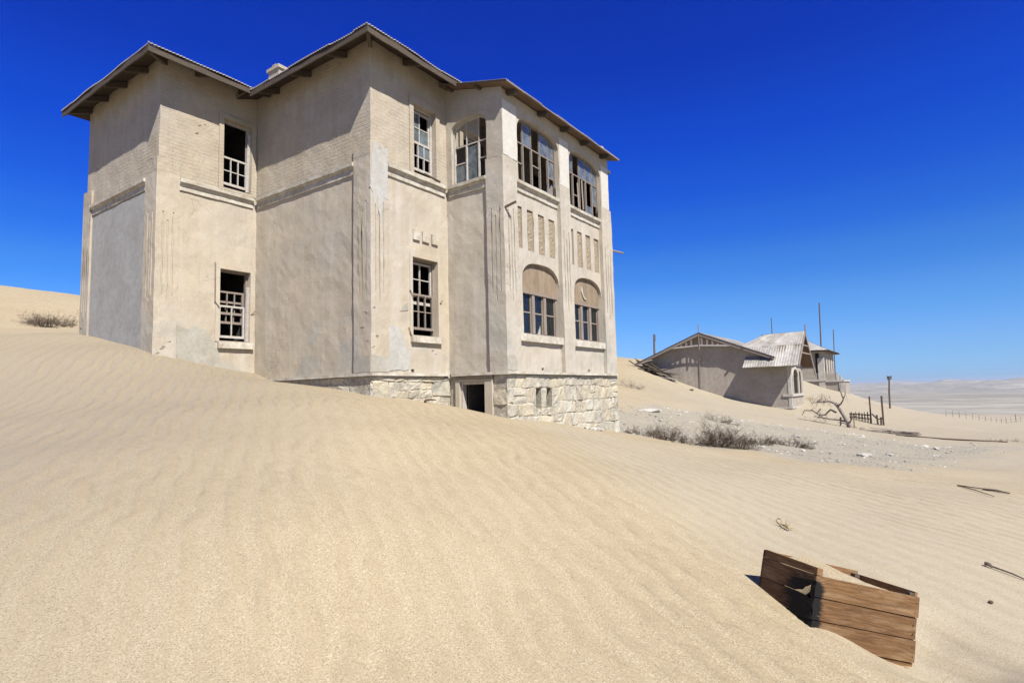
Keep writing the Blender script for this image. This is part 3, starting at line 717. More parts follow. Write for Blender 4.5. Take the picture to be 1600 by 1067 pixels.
# veranda glazing, upper front
def glazing(F, o, depth, mull, transom, lights, mat, upper=(), lower=(), bars=()):
    a, b, c, e = o['s0'], o['s1'], o['z0'], o['z1']; d0, d1 = -depth-.03, -depth+.03
    mb = MB(); zs, pw = o['arch']; top = arch_pts(a, b, zs, e-zs, pw, 24)
    inner = arch_pts(a+.045, b-.045, zs, e-zs-.045, pw, 24)
    for i in range(24):
        q = [top[i], top[i+1], inner[i+1], inner[i]]
        P = [F.p(x, z, dd) for dd in (d0, d1) for x, z in q]
        mb.add(P, [(0,1,2,3),(7,6,5,4),(0,4,5,1),(1,5,6,2),(2,6,7,3),(3,7,4,0)])
    F.box(mb, a, a+.05, c, zs, d0, d1); F.box(mb, b-.05, b, c, zs, d0, d1); F.box(mb, a+.05, b-.05, c, c+.05, d0, d1)
    w = mb.build('window', mat, HOUSE)
    def ztop(x):
        for (x0, y0), (x1, y1) in zip(inner, inner[1:]):
            if x0 <= x <= x1 and x1 > x0: return y0+(y1-y0)*(x-x0)/(x1-x0)
        return e-.05
    mb = MB(); F.box(mb, a+.05, b-.05, transom-.014, transom+.014, d0+.012, d1-.012); mb.build('transom', mat, w)
    for x in mull:
        mb = MB(); F.box(mb, x-.018, x+.018, c+.05, transom-.014, d0+.008, d1+.004); F.box(mb, x-.009, x+.009, transom+.014, ztop(x), d0+.01, d1-.01); mb.build('mullion', mat, w)
    xs = [a+.05]+list(mull)+[b-.05]
    for k in upper:
        x0, x1 = xs[k]+.02, xs[k+1]-.02; n = 6
        pl = [(x0, transom+.03), (x1, transom+.03)] + [(x1-(x1-x0)*i/n, ztop(x1-(x1-x0)*i/n)-.005) for i in range(n+1)]
        pane(w, F, 0, 0, 0, 0, depth, M['glass'], pl)
    for k, z0, z1 in lower: pane(w, F, xs[k]+.03, xs[k+1]-.03, z0, z1, depth, M['glass'])
    for k, z in bars:
        mb = MB(); F.box(mb, xs[k]+.025, xs[k+1]-.025, z-.014, z+.014, d0+.015, d1-.015); mb.build('glazing_bar', mat, w)
    return w
m1 = [11.38+1.96*k/5 for k in range(1, 5)]; m2 = [13.90+1.92*k/5 for k in range(1, 5)]
w1 = glazing(BU, OPW['b3u1'], .13, m1, 6.14, 5, GT, upper=(1, 3, 4), lower=((4, 5.66, 6.10),), bars=((0, 5.62), (2, 5.74), (4, 5.64)))
w2 = glazing(BU, OPW['b3u2'], .13, m2, 6.14, 5, GT, upper=(0, 2, 3, 4), lower=((4, 5.55, 6.10), (3, 5.2, 5.42)), bars=((1, 5.55), (4, 5.52)))
mb = MB(); mb.prism([BU.p(a, z, -.12) for a, z in ((12.86, 5.2), (13.24, 5.2), (13.26, 5.36), (13.12, 5.50), (13.02, 5.34), (12.92, 5.46))], (0, .004, 0)); mb.build('pane', M['glass'], w1)
for x, z, l in ((14.52, 5.2, .75), (14.78, 5.2, .9)):
    mb = MB(); mb.bar((x, 7.80, z), (x+.07, 7.86, z+l), .04, .03); mb.build('broken_casement', GT, w2)
w3 = glazing(A3, OPW['a3u'], .12, [8.50, 8.88], 6.09, 3, WP, upper=(1, 2), lower=((2, 5.2, 5.62), (1, 5.2, 6.03)), bars=((2, 5.66), (0, 5.66)))
# lower front windows under the arches
for o, crescent in ((OPW['b3l1'], False), (OPW['b3l2'], True)):
    a, b = o['s0'], o['s1']; D = .15
    mb = MB(); top = arch_pts(a, b, 2.72, .47, 2.5, 20)
    mb.prism([B3.p(x, z, -D+.06) for x, z in [(a, 2.46)]+top+[(b, 2.46)]], (0, .05, 0))
    ty = mb.build('arch_panel', M['tympanum'], HOUSE, wobble=.006)
    if crescent:
        mb = MB(); P = [(14.62, 2.96), (14.60, 2.80), (14.68, 2.66), (14.80, 2.58), (14.90, 2.60), (14.80, 2.64), (14.70, 2.74), (14.66, 2.90)]
        mb.prism([B3.p(x, z, -D+.062) for x, z in P], (0, -.03, 0)); mb.build('peeling_plaster', M['cornice'], ty)
    mb = MB(); d0, d1 = -D-.04, -D+.05
    B3.box(mb, a, b, 2.40, 2.458, d0, d1+.03); B3.box(mb, a, b, 1.378, 1.43, d0, d1); B3.box(mb, a, a+.06, 1.43, 2.40, d0, d1); B3.box(mb, b-.06, b, 1.43, 2.40, d0, d1)
    w = mb.build('window', GT, HOUSE)
    L = (b-a-.12)/3
    for k in (1, 2):
        x = a+.06+L*k; mb = MB(); B3.box(mb, x-.06, x+.06, 1.43, 2.40, d0+.01, d1+.01); mb.build('mullion', GT, w)
    for k in range(3):
        x0 = a+.06+L*k+(.06 if k else 0); x1 = a+.06+L*(k+1)-(.06 if k < 2 else 0)
        mb = MB(); B3.box(mb, x0, x1, 1.93, 1.965, -D-.02, -D+.02); B3.box(mb, x0, x0+.03, 1.43, 2.4, -D-.015, -D+.015); B3.box(mb, x1-.03, x1, 1.43, 2.4, -D-.015, -D+.015); mb.build('casement', GT, w)
        pane(w, B3, x0+.03, x1-.03, 1.97, 2.39, D, M['dark_glass'])
        if k == 1 and not crescent: pane(w, B3, 0, 0, 0, 0, D, M['dark_glass'], [(x0+.03, 1.44), (x1-.22, 1.44), (x1-.03, 1.80), (x1-.03, 1.925), (x0+.03, 1.925)])
        else: pane(w, B3, x0+.03, x1-.03, 1.44, 1.925, D, M['dark_glass'])
    if not crescent:
        mb = MB(); mb.prism([B3.p(x, z, -D-.05) for x, z in ((12.42, 1.43), (12.64, 1.43), (12.64, 1.74))], (0, .006, 0)); mb.build('torn_blind', WP, w)

# --- floors and inner walls
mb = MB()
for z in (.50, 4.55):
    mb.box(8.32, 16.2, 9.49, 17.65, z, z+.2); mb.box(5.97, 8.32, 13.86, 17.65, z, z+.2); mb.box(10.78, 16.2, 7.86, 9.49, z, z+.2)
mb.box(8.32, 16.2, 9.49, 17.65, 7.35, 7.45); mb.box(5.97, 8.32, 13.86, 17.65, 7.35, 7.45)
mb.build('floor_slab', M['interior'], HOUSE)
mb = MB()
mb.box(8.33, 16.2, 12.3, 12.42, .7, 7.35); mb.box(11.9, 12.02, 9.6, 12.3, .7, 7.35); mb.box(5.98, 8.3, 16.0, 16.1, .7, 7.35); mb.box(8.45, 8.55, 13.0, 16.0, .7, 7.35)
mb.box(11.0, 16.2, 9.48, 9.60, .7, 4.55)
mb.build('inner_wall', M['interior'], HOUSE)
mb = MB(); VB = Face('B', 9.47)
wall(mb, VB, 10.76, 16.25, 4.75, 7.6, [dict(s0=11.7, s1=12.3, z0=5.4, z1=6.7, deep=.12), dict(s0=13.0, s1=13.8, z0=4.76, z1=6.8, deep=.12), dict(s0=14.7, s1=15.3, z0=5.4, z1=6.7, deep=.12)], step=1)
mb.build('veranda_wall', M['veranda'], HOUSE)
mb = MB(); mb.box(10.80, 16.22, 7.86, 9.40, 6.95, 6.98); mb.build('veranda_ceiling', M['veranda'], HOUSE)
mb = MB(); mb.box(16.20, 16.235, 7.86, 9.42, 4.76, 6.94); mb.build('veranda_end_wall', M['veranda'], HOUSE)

# --- cellar door in the base
DO = dict(s0=8.37, s1=9.13, z0=-1.2, z1=.27, deep=.3)
mb = MB(); A3.box(mb, 8.15, 8.37, -1.2, .33, -.1, .05); A3.box(mb, 9.13, 9.25, -1.2, .33, -.1, .05); A3.box(mb, 8.37, 9.13, .27, .33, -.1, .05)
dr = mb.build('cellar_door', M['plaster'], HOUSE, wobble=.006)
mb = MB(); A3.box(mb, 8.13, 9.26, .332, .40, -.05, .075); mb.build('lintel', M['rough_timber'], dr)
mb = MB(); A3.box(mb, 8.37, 8.42, -1.2, .268, -.16, -.02); A3.box(mb, 9.08, 9.13, -1.2, .268, -.16, -.02); A3.box(mb, 8.42, 9.08, .21, .268, -.16, -.02); mb.build('door_frame', WP, dr)
mb = MB()
for k in range(5): mb.box(10.92+.145*k, 11.06+.145*k, 9.03, 9.06, -1.1, .2)
lf = mb.build('door_leaf', M['interior'], dr)
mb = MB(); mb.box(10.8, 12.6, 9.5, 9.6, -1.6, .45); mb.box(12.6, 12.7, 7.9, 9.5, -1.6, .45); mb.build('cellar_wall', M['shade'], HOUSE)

# --- rubble base: mortar body plus single stones
mb = MB(); wall(mb, Face('A', A2.c+.0), 9.46, 13.81, -.6, BASE-.05, step=.4); mb.build('base_wall', M['mortar'], HOUSE, wobble=.01)
PL = {}
PL['A2'] = Face('A', 8.30); PL['B2'] = Face('B', 9.47); PL['A3'] = Face('A', 10.755); PL['B3'] = Face('B', 7.75)
def base_sheet(F, s0, s1, z0, ops=()):
    mb = MB(); wall(mb, F, s0, s1, z0, BASE-.045, ops, step=.3); return mb.build('base_wall', M['mortar'], HOUSE, wobble=.008)
slots = [dict(s0=11.90, s1=12.14, z0=-.40, z1=.09, deep=.35, back=False), dict(s0=12.38, s1=12.64, z0=-.40, z1=.09, deep=.35, back=False)]
bw = {'A2': base_sheet(PL['A2'], 9.46, 13.81, -1.0), 'B2': base_sheet(PL['B2'], 8.29, 10.75, -1.3),
      'A3': base_sheet(PL['A3'], 7.75, 8.15, -1.6), 'A3b': base_sheet(PL['A3'], 9.25, 9.46, -1.6), 'B3': base_sheet(PL['B3'], 10.75, 16.45, -1.9, slots)}
mb = MB(); mb.box(16.30, 16.45, 7.76, 9.4, -1.9, BASE-.05); mb.build('base_wall', M['mortar'], HOUSE)
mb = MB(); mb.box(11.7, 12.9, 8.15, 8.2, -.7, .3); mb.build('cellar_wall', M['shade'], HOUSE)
rs = random.Random(21)
def stone_mesh(F, q, proud):
    """one rough faced block between four corners (s, z): bevelled rim, lumpy face"""
    (ax, az), (bx, bz), (cx, cz), (dx, dz) = q
    w = (bx-ax+cx-dx)/2; h = (dz-az+cz-bz)/2; j = lambda a: rs.uniform(-a, a)
    nx = 4 if w > .28 else 3; nz = 3; ix, iz = min(.3, .024/w), min(.3, .024/h)
    xs = [0, ix] + [k/(nx-1) for k in range(1, nx-1)] + [1-ix, 1]; zs = [0, iz] + [k/(nz-1) for k in range(1, nz-1)] + [1-iz, 1]
    mb = MB(); g = {}; tl, tt = j(.02), j(.02)
    for i, x in enumerate(xs):
        for k, z in enumerate(zs):
            rim = i in (0, len(xs)-1) or k in (0, len(zs)-1); cor = i in (0, len(xs)-1) and k in (0, len(zs)-1)
            X, Z = x, z
            if cor: X += (.5-x)*.16*rs.random(); Z += (.5-z)*.16*rs.random()
            sx = (ax*(1-X)+bx*X)*(1-Z)+(dx*(1-X)+cx*X)*Z; sz = (az*(1-X)+bz*X)*(1-Z)+(dz*(1-X)+cz*X)*Z
            d = -.006 if rim else proud+tl*(x-.5)+tt*(z-.5)+j(.012)
            g[i, k] = F.p(sx+(j(.012) if rim else j(.02)), sz+(j(.012) if rim else j(.02)), d)
    for i in range(len(xs)-1):
        for k in range(len(zs)-1): mb.quad(g[i, k], g[i+1, k], g[i+1, k+1], g[i, k+1])
    return mb
def lay(key, F, s0, s1, rows, gz_at, ops=(), parent=None, wid=(.2, .52)):
    top0 = BASE-.055; lines = [top0]
    for r_ in rows: lines.append(lines[-1]-r_)
    def zline(k, s):
        if k == 0: return lines[0]
        z = lines[k]+.075*mnoise.noise(Vector((s*1.3, k*7.7, F.c)))
        for o in ops:
            for e in (o['z0'], o['z1']):
                if o['s0']-.12 < s < o['s1']+.12 and abs(lines[k]-e) < .16: z = e
        return z
    for k in range(len(rows)):
        joints = [s0]; 
        while joints[-1] < s1-.05:
            n_ = joints[-1]+rs.uniform(*wid)*(1.35 if rs.random() < .2 else 1)
            joints.append(s1 if n_ > s1-.16 else n_)
        for o in ops:
            if lines[k+1]-.2 < o['z1'] and lines[k]+.2 > o['z0'] and not (lines[k] <= o['z0']+.1 or lines[k+1] >= o['z1']-.1):
                joints = [j_ for j_ in joints if not (o['s0']-.1 < j_ < o['s1']+.1)]+[o['s0'], o['s1']]
        joints = sorted(joints); til = [0 if (j_ in (s0, s1) or any(abs(j_-e) < 1e-6 for o in ops for e in (o['s0'], o['s1']))) else rs.uniform(-.05, .05) for j_ in joints]
        for i in range(len(joints)-1):
            a, b = joints[i], joints[i+1]; m = (a+b)/2
            if any(o['s0']-.01 < m < o['s1']+.01 and o['z0'] < (lines[k]+lines[k+1])/2 < o['z1'] for o in ops) or b-a < .06: continue
            ta, tb = til[i], til[i+1]; g = rs.uniform(.001, .004)
            q = [(a-ta+g, zline(k+1, a)+g), (b-tb-g, zline(k+1, b)+g), (b+tb-g, zline(k, b)-g), (a+ta+g, zline(k, a)-g)]
            if max(q[2][1], q[3][1]) < gz_at(m)-.12: continue
            parts_ = [q]
            if rs.random() < .25 and b-a > .26:      # two thin stones in one course
                f_ = rs.uniform(.4, .6); l_ = lambda p, r_: (p[0]*(1-f_)+r_[0]*f_, p[1]*(1-f_)+r_[1]*f_)
                m0, m1 = l_(q[0], q[3]), l_(q[1], q[2]); e_ = .004
                parts_ = [[q[0], q[1], (m1[0], m1[1]-e_), (m0[0], m0[1]-e_)], [(m0[0], m0[1]+e_), (m1[0], m1[1]+e_), q[2], q[3]]]
            for qq in parts_: stone_mesh(F, qq, rs.uniform(.004, .026)).build('stone', M['stone'], parent)
lay('A2', PL['A2'], 9.43, 13.4, (.16, .30, .28), lambda s: np.interp(s, [9.4, 11.1, 12.9, 13.7], [.1, .33, .46, .55]), parent=bw['A2'])
lay('B2', PL['B2'], 8.27, 10.74, (.13, .34, .24, .3), lambda s: np.interp(s, [8.2, 9.3, 10.7], [.1, -.08, -.31]), parent=bw['B2'])
lay('A3', PL['A3'], 7.73, 8.15, (.33, .36, .34, .3), lambda s: -.62, parent=bw['A3'], wid=(.38, .45))
lay('B3', PL['B3'], 10.73, 16.47, (.30, .36, .33, .34, .36), lambda s: np.interp(s, [10.7, 13.1, 16.4], [-.57, -.87, -1.24]), slots, parent=bw['B3'], wid=(.2, .48))

# --- roofs
def corrugated(name, p0, p1, up, length_at, mat, parent, pitch=.076, amp=.011, per=4):
    """sheet whose eave runs p0-p1; up = unit slope vector; length_at(t) gives the run up the slope"""
    p0 = Vector(p0); p1 = Vector(p1); e = p1-p0; L = e.length; e.normalize(); up = Vector(up).normalized(); nrm = e.cross(up)
    if nrm.z < 0: nrm = -nrm
    n = int(L/pitch*per); mb = MB(); prev = None
    for i in range(n+1):
        t = L*i/n; h = amp*math.sin(2*math.pi*t/pitch); jag = .045*mnoise.noise(Vector((math.floor(t/.76)*3.7+.5, 1.3, p0.x+.2)))-.01; h += .02*mnoise.noise(Vector((t*1.3, 4.4, p0.y)))
        a = p0+e*t+nrm*h-up*jag; ln = max(.02, length_at(t)); b = p0+e*t+up*ln+nrm*h
        lip = a-Vector((0, 0, .018))
        if prev: mb.quad(prev[0], a, b, prev[1]); mb.quad(prev[2], lip, a, prev[0])
        prev = (a, b, lip)
    return mb.build(name, mat, parent, smooth=True)
def hip_roof(u0, u1, v0, v1, ze, k, name_parent, sides='ABCD'):
    half = min(u1-u0, v1-v0)/2; q = math.sqrt(1+k*k)
    lim = lambda L: (lambda t: min(t, L-t, half)*q)
    mbd = MB(); g = .05
    ru0, ru1 = (u0+half, u1-half) if u1-u0 >= v1-v0 else ((u0+u1)/2,)*2
    rv0, rv1 = (v0+half, v1-half) if v1-v0 > u1-u0 else ((v0+v1)/2,)*2
    zr = ze+half*k
    D = lambda x, y, z: (x, y, z-g)
    e0, e1, e2, e3 = D(u0+.01, v0+.01, ze), D(u1-.01, v0+.01, ze), D(u1-.01, v1-.01, ze), D(u0+.01, v1-.01, ze); r0, r1 = D(ru0, rv0, zr), D(ru1, rv1, zr)
    if u1-u0 >= v1-v0: fs = [[e0, e1, r1, r0], [e1, e2, r1], [e2, e3, r0, r1], [e3, e0, r0]]
    else: fs = [[e0, e1, r0], [e1, e2, r1, r0], [e2, e3, r1], [e3, e0, r0, r1]]
    for f in fs: mbd.poly(f)
    deck = mbd.build('roof_boarding', M['dark_boards'], name_parent)
    rf = corrugated('roof', (u0, v1, ze), (u0, v0, ze), (1, 0, k), lim(v1-v0), M['roof_iron'], name_parent)
    corrugated('roof_sheet', (u0, v0, ze), (u1, v0, ze), (0, 1, k), lim(u1-u0), M['roof_iron'], rf)
    corrugated('roof_sheet', (u1, v0, ze), (u1, v1, ze), (-1, 0, k), lim(v1-v0), M['roof_iron'], rf)
    corrugated('roof_sheet', (u1, v1, ze), (u0, v1, ze), (0, -1, k), lim(u1-u0), M['roof_iron'], rf)
    return rf
KS = .38
roof_main = hip_roof(7.70, 16.9, 8.86, 16.9, 7.62, KS, HOUSE)
roof_wing = hip_roof(5.37, 16.85, 13.16, 18.17, 7.70, KS, HOUSE)
def board(name, a, b, w, h, mat, parent=HOUSE):
    a, b = Vector(a), Vector(b); L = (b-a).length; n = max(1, int(L/.35)); mb = MB()
    for i in range(n): mb.bar(a.lerp(b, i/n), a.lerp(b, (i+1)/n), w, h)
    o = mb.build(name, mat, parent, wobble=.016 if n > 3 else .006)
    return o
# fascia boards
board('fascia', (7.735, 8.875, 7.515), (7.735, 13.2, 7.515), .03, .14, M['rough_timber'])
board('fascia', (7.75, 8.895, 7.513), (10.52, 8.895, 7.513), .03, .14, M['rough_timber'])
board('fascia', (5.405, 13.18, 7.595), (5.405, 18.15, 7.595), .03, .14, M['rough_timber'])
board('fascia', (5.42, 13.20, 7.592), (7.72, 13.20, 7.592), .03, .14, M['rough_timber'])
# rafter tails
for v in (10.25, 11.55, 12.85): board('rafter', (7.76, v, 7.50), (8.45, v, 7.50+.69*KS), .07, .13, M['rough_timber'])
for u in (9.30,): board('rafter', (u, 8.92, 7.50), (u, 9.6, 7.50+.68*KS), .07, .13, M['rough_timber'])
board('hip_rafter', (7.76, 8.92, 7.50), (8.5, 9.66, 7.74), .08, .15, M['rough_timber'])
for v in (14.5, 15.6, 16.7, 17.75): board('rafter', (5.43, v, 7.58), (6.1, v, 7.58+.67*KS), .07, .13, M['rough_timber'])
for u in (6.72, 7.80): board('rafter', (u, 13.23, 7.58), (u, 13.95, 7.58+.72*KS), .07, .13, M['rough_timber'])
board('hip_rafter', (5.43, 13.23, 7.58), (6.1, 13.9, 7.80), .08, .15, M['rough_timber'])
# lean-to over the veranda bay
kl = .266; ql = math.sqrt(1+kl*kl)
lt = corrugated('lean_to_roof', (10.48, 7.37, 7.125), (16.52, 7.37, 7.125), (0, 1, kl), lambda t: 2.08*ql, M['roof_iron'], HOUSE)
mb = MB()
for k in range(9):
    y0 = 7.385+.23*k; z0 = 7.125+(y0-7.37)*kl-.045; y1 = y0+.226; z1 = 7.125+(y1-7.37)*kl-.045
    mb.add([(10.495, y0, z0), (16.505, y0, z0), (16.505, y1, z1), (10.495, y1, z1), (10.495, y0, z0+.025), (16.505, y0, z0+.025), (16.505, y1, z1+.025), (10.495, y1, z1+.025)], [(0,3,2,1),(4,5,6,7),(0,1,5,4),(1,2,6,5),(2,3,7,6),(3,0,4,7)])
mb.build('soffit_board', M['soffit'], lt)
for u in (10.98, 12.36, 13.5, 14.63, 15.86): board('bracket', (u, 7.45, 7.035), (u, 7.78, 7.035+.33*kl), .10, .12, M['rough_timber'])
for v in (8.33, 9.2): board('bracket', (10.52, v, 7.24+(v-8.0)*kl), (10.80, v, 7.24+(v-8.0)*kl), .07, .10, M['rough_timber'])
# chimney
mb = MB(); mb.box(9.55, 9.95, 14.84, 15.34, 7.8, 9.62); ch = mb.build('chimney', M['plaster'], HOUSE, wobble=.01)
mb = MB(); mb.box(9.51, 9.99, 14.79, 15.39, 9.62, 9.71); mb.build('chimney_cap', M['plaster'], ch, wobble=.015)
mb = MB(); mb.box(9.6, 9.9, 15.06, 15.24, 9.71, 9.84); mb.build('chimney_pot', M['plaster'], ch, wobble=.02)
# rain spouts
mb = MB(); mb.bar((10.70, 7.80, 4.21), (10.84, 7.44, 4.36), .055, .04); mb.build('rain_spout', M['rust'], HOUSE)
mb = MB(); mb.tube([(16.3, 7.78, 4.30), (17.25, 7.74, 4.36)], .032, 7); mb.build('rain_spout', M['grey_timber'], HOUSE)
mb = MB(); mb.bar((16.3, 7.9, 6.86), (16.80, 7.9, 6.92), .10, .10); mb.build('bracket', M['rough_timber'], HOUSE)

# cement repairs and limewash left on the plaster: thin coats with ragged edges
def coat(F, pts, d, mat, name='render_patch', rag=.02):
    P = []
    for (a, z), (b, y) in zip(pts, pts[1:]+pts[:1]):
        n = max(1, int(math.hypot(b-a, y-z)/.12))
        for i in range(n):
            t = i/n; q = Vector((a+(b-a)*t, z+(y-z)*t, 0)); w_ = mnoise.noise_vector(q*5+Vector((F.c, 0, 0)))*rag
            P.append((q.x+w_.x, q.y+w_.y))
    import bmesh
    bm = bmesh.new(); vs = [bm.verts.new(F.p(a, z, d)) for a, z in P]; f = bm.faces.new(vs); back = Vector(F.p(0, 0, -.03))-Vector(F.p(0, 0, 0))
    r_ = bmesh.ops.extrude_face_region(bm, geom=[f]); bmesh.ops.translate(bm, vec=back, verts=[e for e in r_['geom'] if isinstance(e, bmesh.types.BMVert)])
    bmesh.ops.triangulate(bm, faces=bm.faces[:]); me = bpy.data.meshes.new(name); bm.to_mesh(me); bm.free(); me.materials.append(M[mat])
    o = bpy.data.objects.new(name, me); C.objects.link(o); attach(o, HOUSE); return o
coat(A1, [(14.33, -.3), (17.40, -.3), (17.40, 4.82), (14.33, 4.82)], .014, 'cement', 'cement_panel', .004)
coat(B1, [(6.39, .5), (7.42, .5), (7.40, .95), (7.30, 1.28), (7.10, 1.62), (6.88, 1.72), (6.62, 1.66), (6.39, 1.72)], .014, 'patch_render', rag=.05)
coat(B2, [(8.745, .55), (9.35, .55), (9.36, .95), (9.22, 1.30), (9.10, 1.52), (8.95, 1.46), (8.745, 1.56)], .014, 'pale_render', rag=.05)
coat(B2, [(9.10, 1.85), (9.38, 1.92), (9.36, 2.08), (9.22, 2.02)], .013, 'patch_render', rag=.03)
coat(Face('B', 9.40), [(8.25, 4.45), (8.34, 4.0), (8.42, 4.3), (8.50, 3.7), (8.58, 4.25), (8.72, 4.25), (8.72, 5.45), (8.25, 5.45)], .010, 'pale_render', rag=.05)
coat(Face('B', 9.40), [(8.25, .50), (8.72, .50), (8.72, .82), (8.25, .85)], .010, 'patch_render'); coat(Face('A', 8.23), [(9.42, .50), (9.93, .50), (9.93, .86), (9.42, .84)], .010, 'patch_render')
coat(Face('B', 7.685), [(10.70, .50), (11.05, .50), (11.08, .72), (10.95, .86), (10.70, .84)], .010, 'patch_render')
coat(BU, [(10.765, 5.55), (11.35, 5.54), (11.35, 6.9), (10.765, 6.9)], .012, 'limewash'); coat(BU, [(13.37, 5.53), (13.87, 5.53), (13.87, 6.85), (13.37, 6.85)], .012, 'limewash'); coat(BU, [(15.85, 5.53), (16.34, 5.53), (16.34, 6.85), (15.85, 6.85)], .012, 'limewash')

# flaked spots where the render has dropped off
rf_ = random.Random(14)
def flake(F, a, z, r, d):
    n = 9; P = []
    for k in range(n):
        w_ = 2*math.pi*k/n; q = r*rf_.uniform(.25, 1.3); P.append((a+math.cos(w_)*q*.9+math.sin(w_)*q*.5, z+math.sin(w_)*q*.55))
    coat(F, P, d, 'mortar_dark', 'plaster_flake', .008)
for F, a, z, r in ((Face('B', 13.75), 6.08, 1.18, .07), (Face('B', 13.75), 6.22, 1.32, .05), (Face('B', 13.75), 5.98, 1.06, .06), (Face('A', 8.23), 9.55, 1.75, .05), (Face('A', 8.23), 9.66, 1.45, .06), (Face('A', 8.23), 9.50, 1.15, .045), (Face('B', 9.40), 8.32, 1.85, .05), (Face('B', 9.40), 8.40, 1.25, .055), (Face('B', 9.40), 8.28, 1.02, .05), (Face('B', 9.40), 8.55, 1.60, .035),
    (Face('B', 13.81), 6.8, 6.55, .05), (Face('B', 13.81), 6.95, 6.62, .04), (Face('B', 13.81), 6.75, 6.35, .035), (Face('B', 9.46), 10.15, 1.02, .05), (Face('B', 9.46), 10.25, .95, .04), (Face('A', 5.87), 17.8, 1.95, .08)):
    flake(F, a, z, r, .006)

# ------------------------------------------------------------------ the far gabled house
GH = empty('gabled_house', (48.0, 13.0, -1.0), 'low gabled plaster house with pale iron roof and arched porch window, sunk in sand', 'house')
FG = Face('A', 45.0); FP = Face('B', 7.95)
def roof_z(v): return 4.12-abs(v-14.04)*.402
mb = MB(); n = 40
for i in range(n):
    a = 9.35+(18.9-9.35)*i/n; b = 9.35+(18.9-9.35)*(i+1)/n
    mb.quad((45, a, -2.4), (45, b, -2.4), (45, b, roof_z(b)-.06), (45, a, roof_z(a)-.06))
gw = mb.build('wall', M['far_plaster'], GH, wobble=.02)
mb = MB(); wall(mb, FG, 7.95, 9.36, -2.6, 1.62, step=.5)
ops = [dict(s0=45.85, s1=47.75, z0=-.62, z1=1.16, deep=.09, arch=(.55, 2.0)), dict(s0=48.55, s1=49.15, z0=-.62, z1=1.0, deep=.09)]
wall(mb, FP, 45.0, 49.7, -2.6, 1.62, ops, step=.5)
# porch gable triangle
mb.poly([(45.0, 7.95, 1.62), (49.7, 7.95, 1.62), (47.35, 7.95, 3.72)])
mb.box(49.5, 49.7, 8.0, 10.5, -2.6, 1.6); mb.box(45.2, 54.0, 9.35, 9.5, -2.6, 2.1); mb.box(53.8, 54.0, 9.4, 18.8, -2.6, 2.0)
mb.build('porch_wall', M['far_plaster'], GH, wobble=.015)
for a_, b_ in ((44.965, 45.2), (49.5, 49.735)):
    mb = MB(); mb.box(a_, b_, 7.915, 8.13, -2.6, 1.5); mb.build('corner_pilaster', M['far_trim'], GH)
mb = MB(); mb.box(44.94, 49.76, 7.89, 8.15, -1.64, -1.53); mb.box(44.94, 45.1, 8.15, 9.0, -1.64, -1.53); mb.build('string_course', M['far_trim'], GH)
mb = MB(); mb.box(44.92, 49.78, 7.85, 8.15, -.80, -.62); mb.box(44.92, 45.1, 8.15, 8.5, -.80, -.62); mb.build('window_sill', M['far_trim'], GH)
mb = MB(); top = arch_pts(45.85, 47.75, .55, .61, 2.0, 16); out = arch_pts(45.68, 47.92, .55, .79, 2.0, 16)
for i in range(16): mb.prism([FP.p(x, z, .0) for x, z in (top[i], top[i+1], out[i+1], out[i])], (0, -.06, 0))
FP.box(mb, 45.68, 45.85, -.62, .55, 0, .06); FP.box(mb, 47.75, 47.92, -.62, .55, 0, .06); mb.build('window_surround', M['far_trim'], GH)
def far_window(parent, F, a, b, z0, z1, cols, zbars, d=.06):
    mb = MB()
    F.box(mb, a, a+.07, z0, z1, -d-.02, -d+.04); F.box(mb, b-.07, b, z0, z1, -d-.02, -d+.04); F.box(mb, a, b, z0, z0+.07, -d-.018, -d+.038)
    for k in range(1, cols): x = a+(b-a)*k/cols; F.box(mb, x-.03, x+.03, z0, z1, -d-.015, -d+.03)
    for z in zbars: F.box(mb, a, b, z-.03, z+.03, -d-.013, -d+.028)
    w = mb.build('window', M['rough_timber'], parent)
    mb = MB(); F.box(mb, a, b, z0, z1, -d-.03, -d-.02); mb.build('pane', M['shade'], w)  # opaque dark sheet painting the unlit opening, not glass
    return w
far_window(GH, FP, 45.86, 47.74, -.61, 1.15, 1, (.75,)); far_window(GH, FP, 48.56, 49.14, -.61, .99, 1, (.3,))
mb = MB(); mb.box(45.3, 49.4, 9.0, 9.1, -2, 1.6); mb.box(45.3, 53.7, 9.8, 18.0, -2.4, -2.3); mb.build('inner_wall', M['shade'], GH)
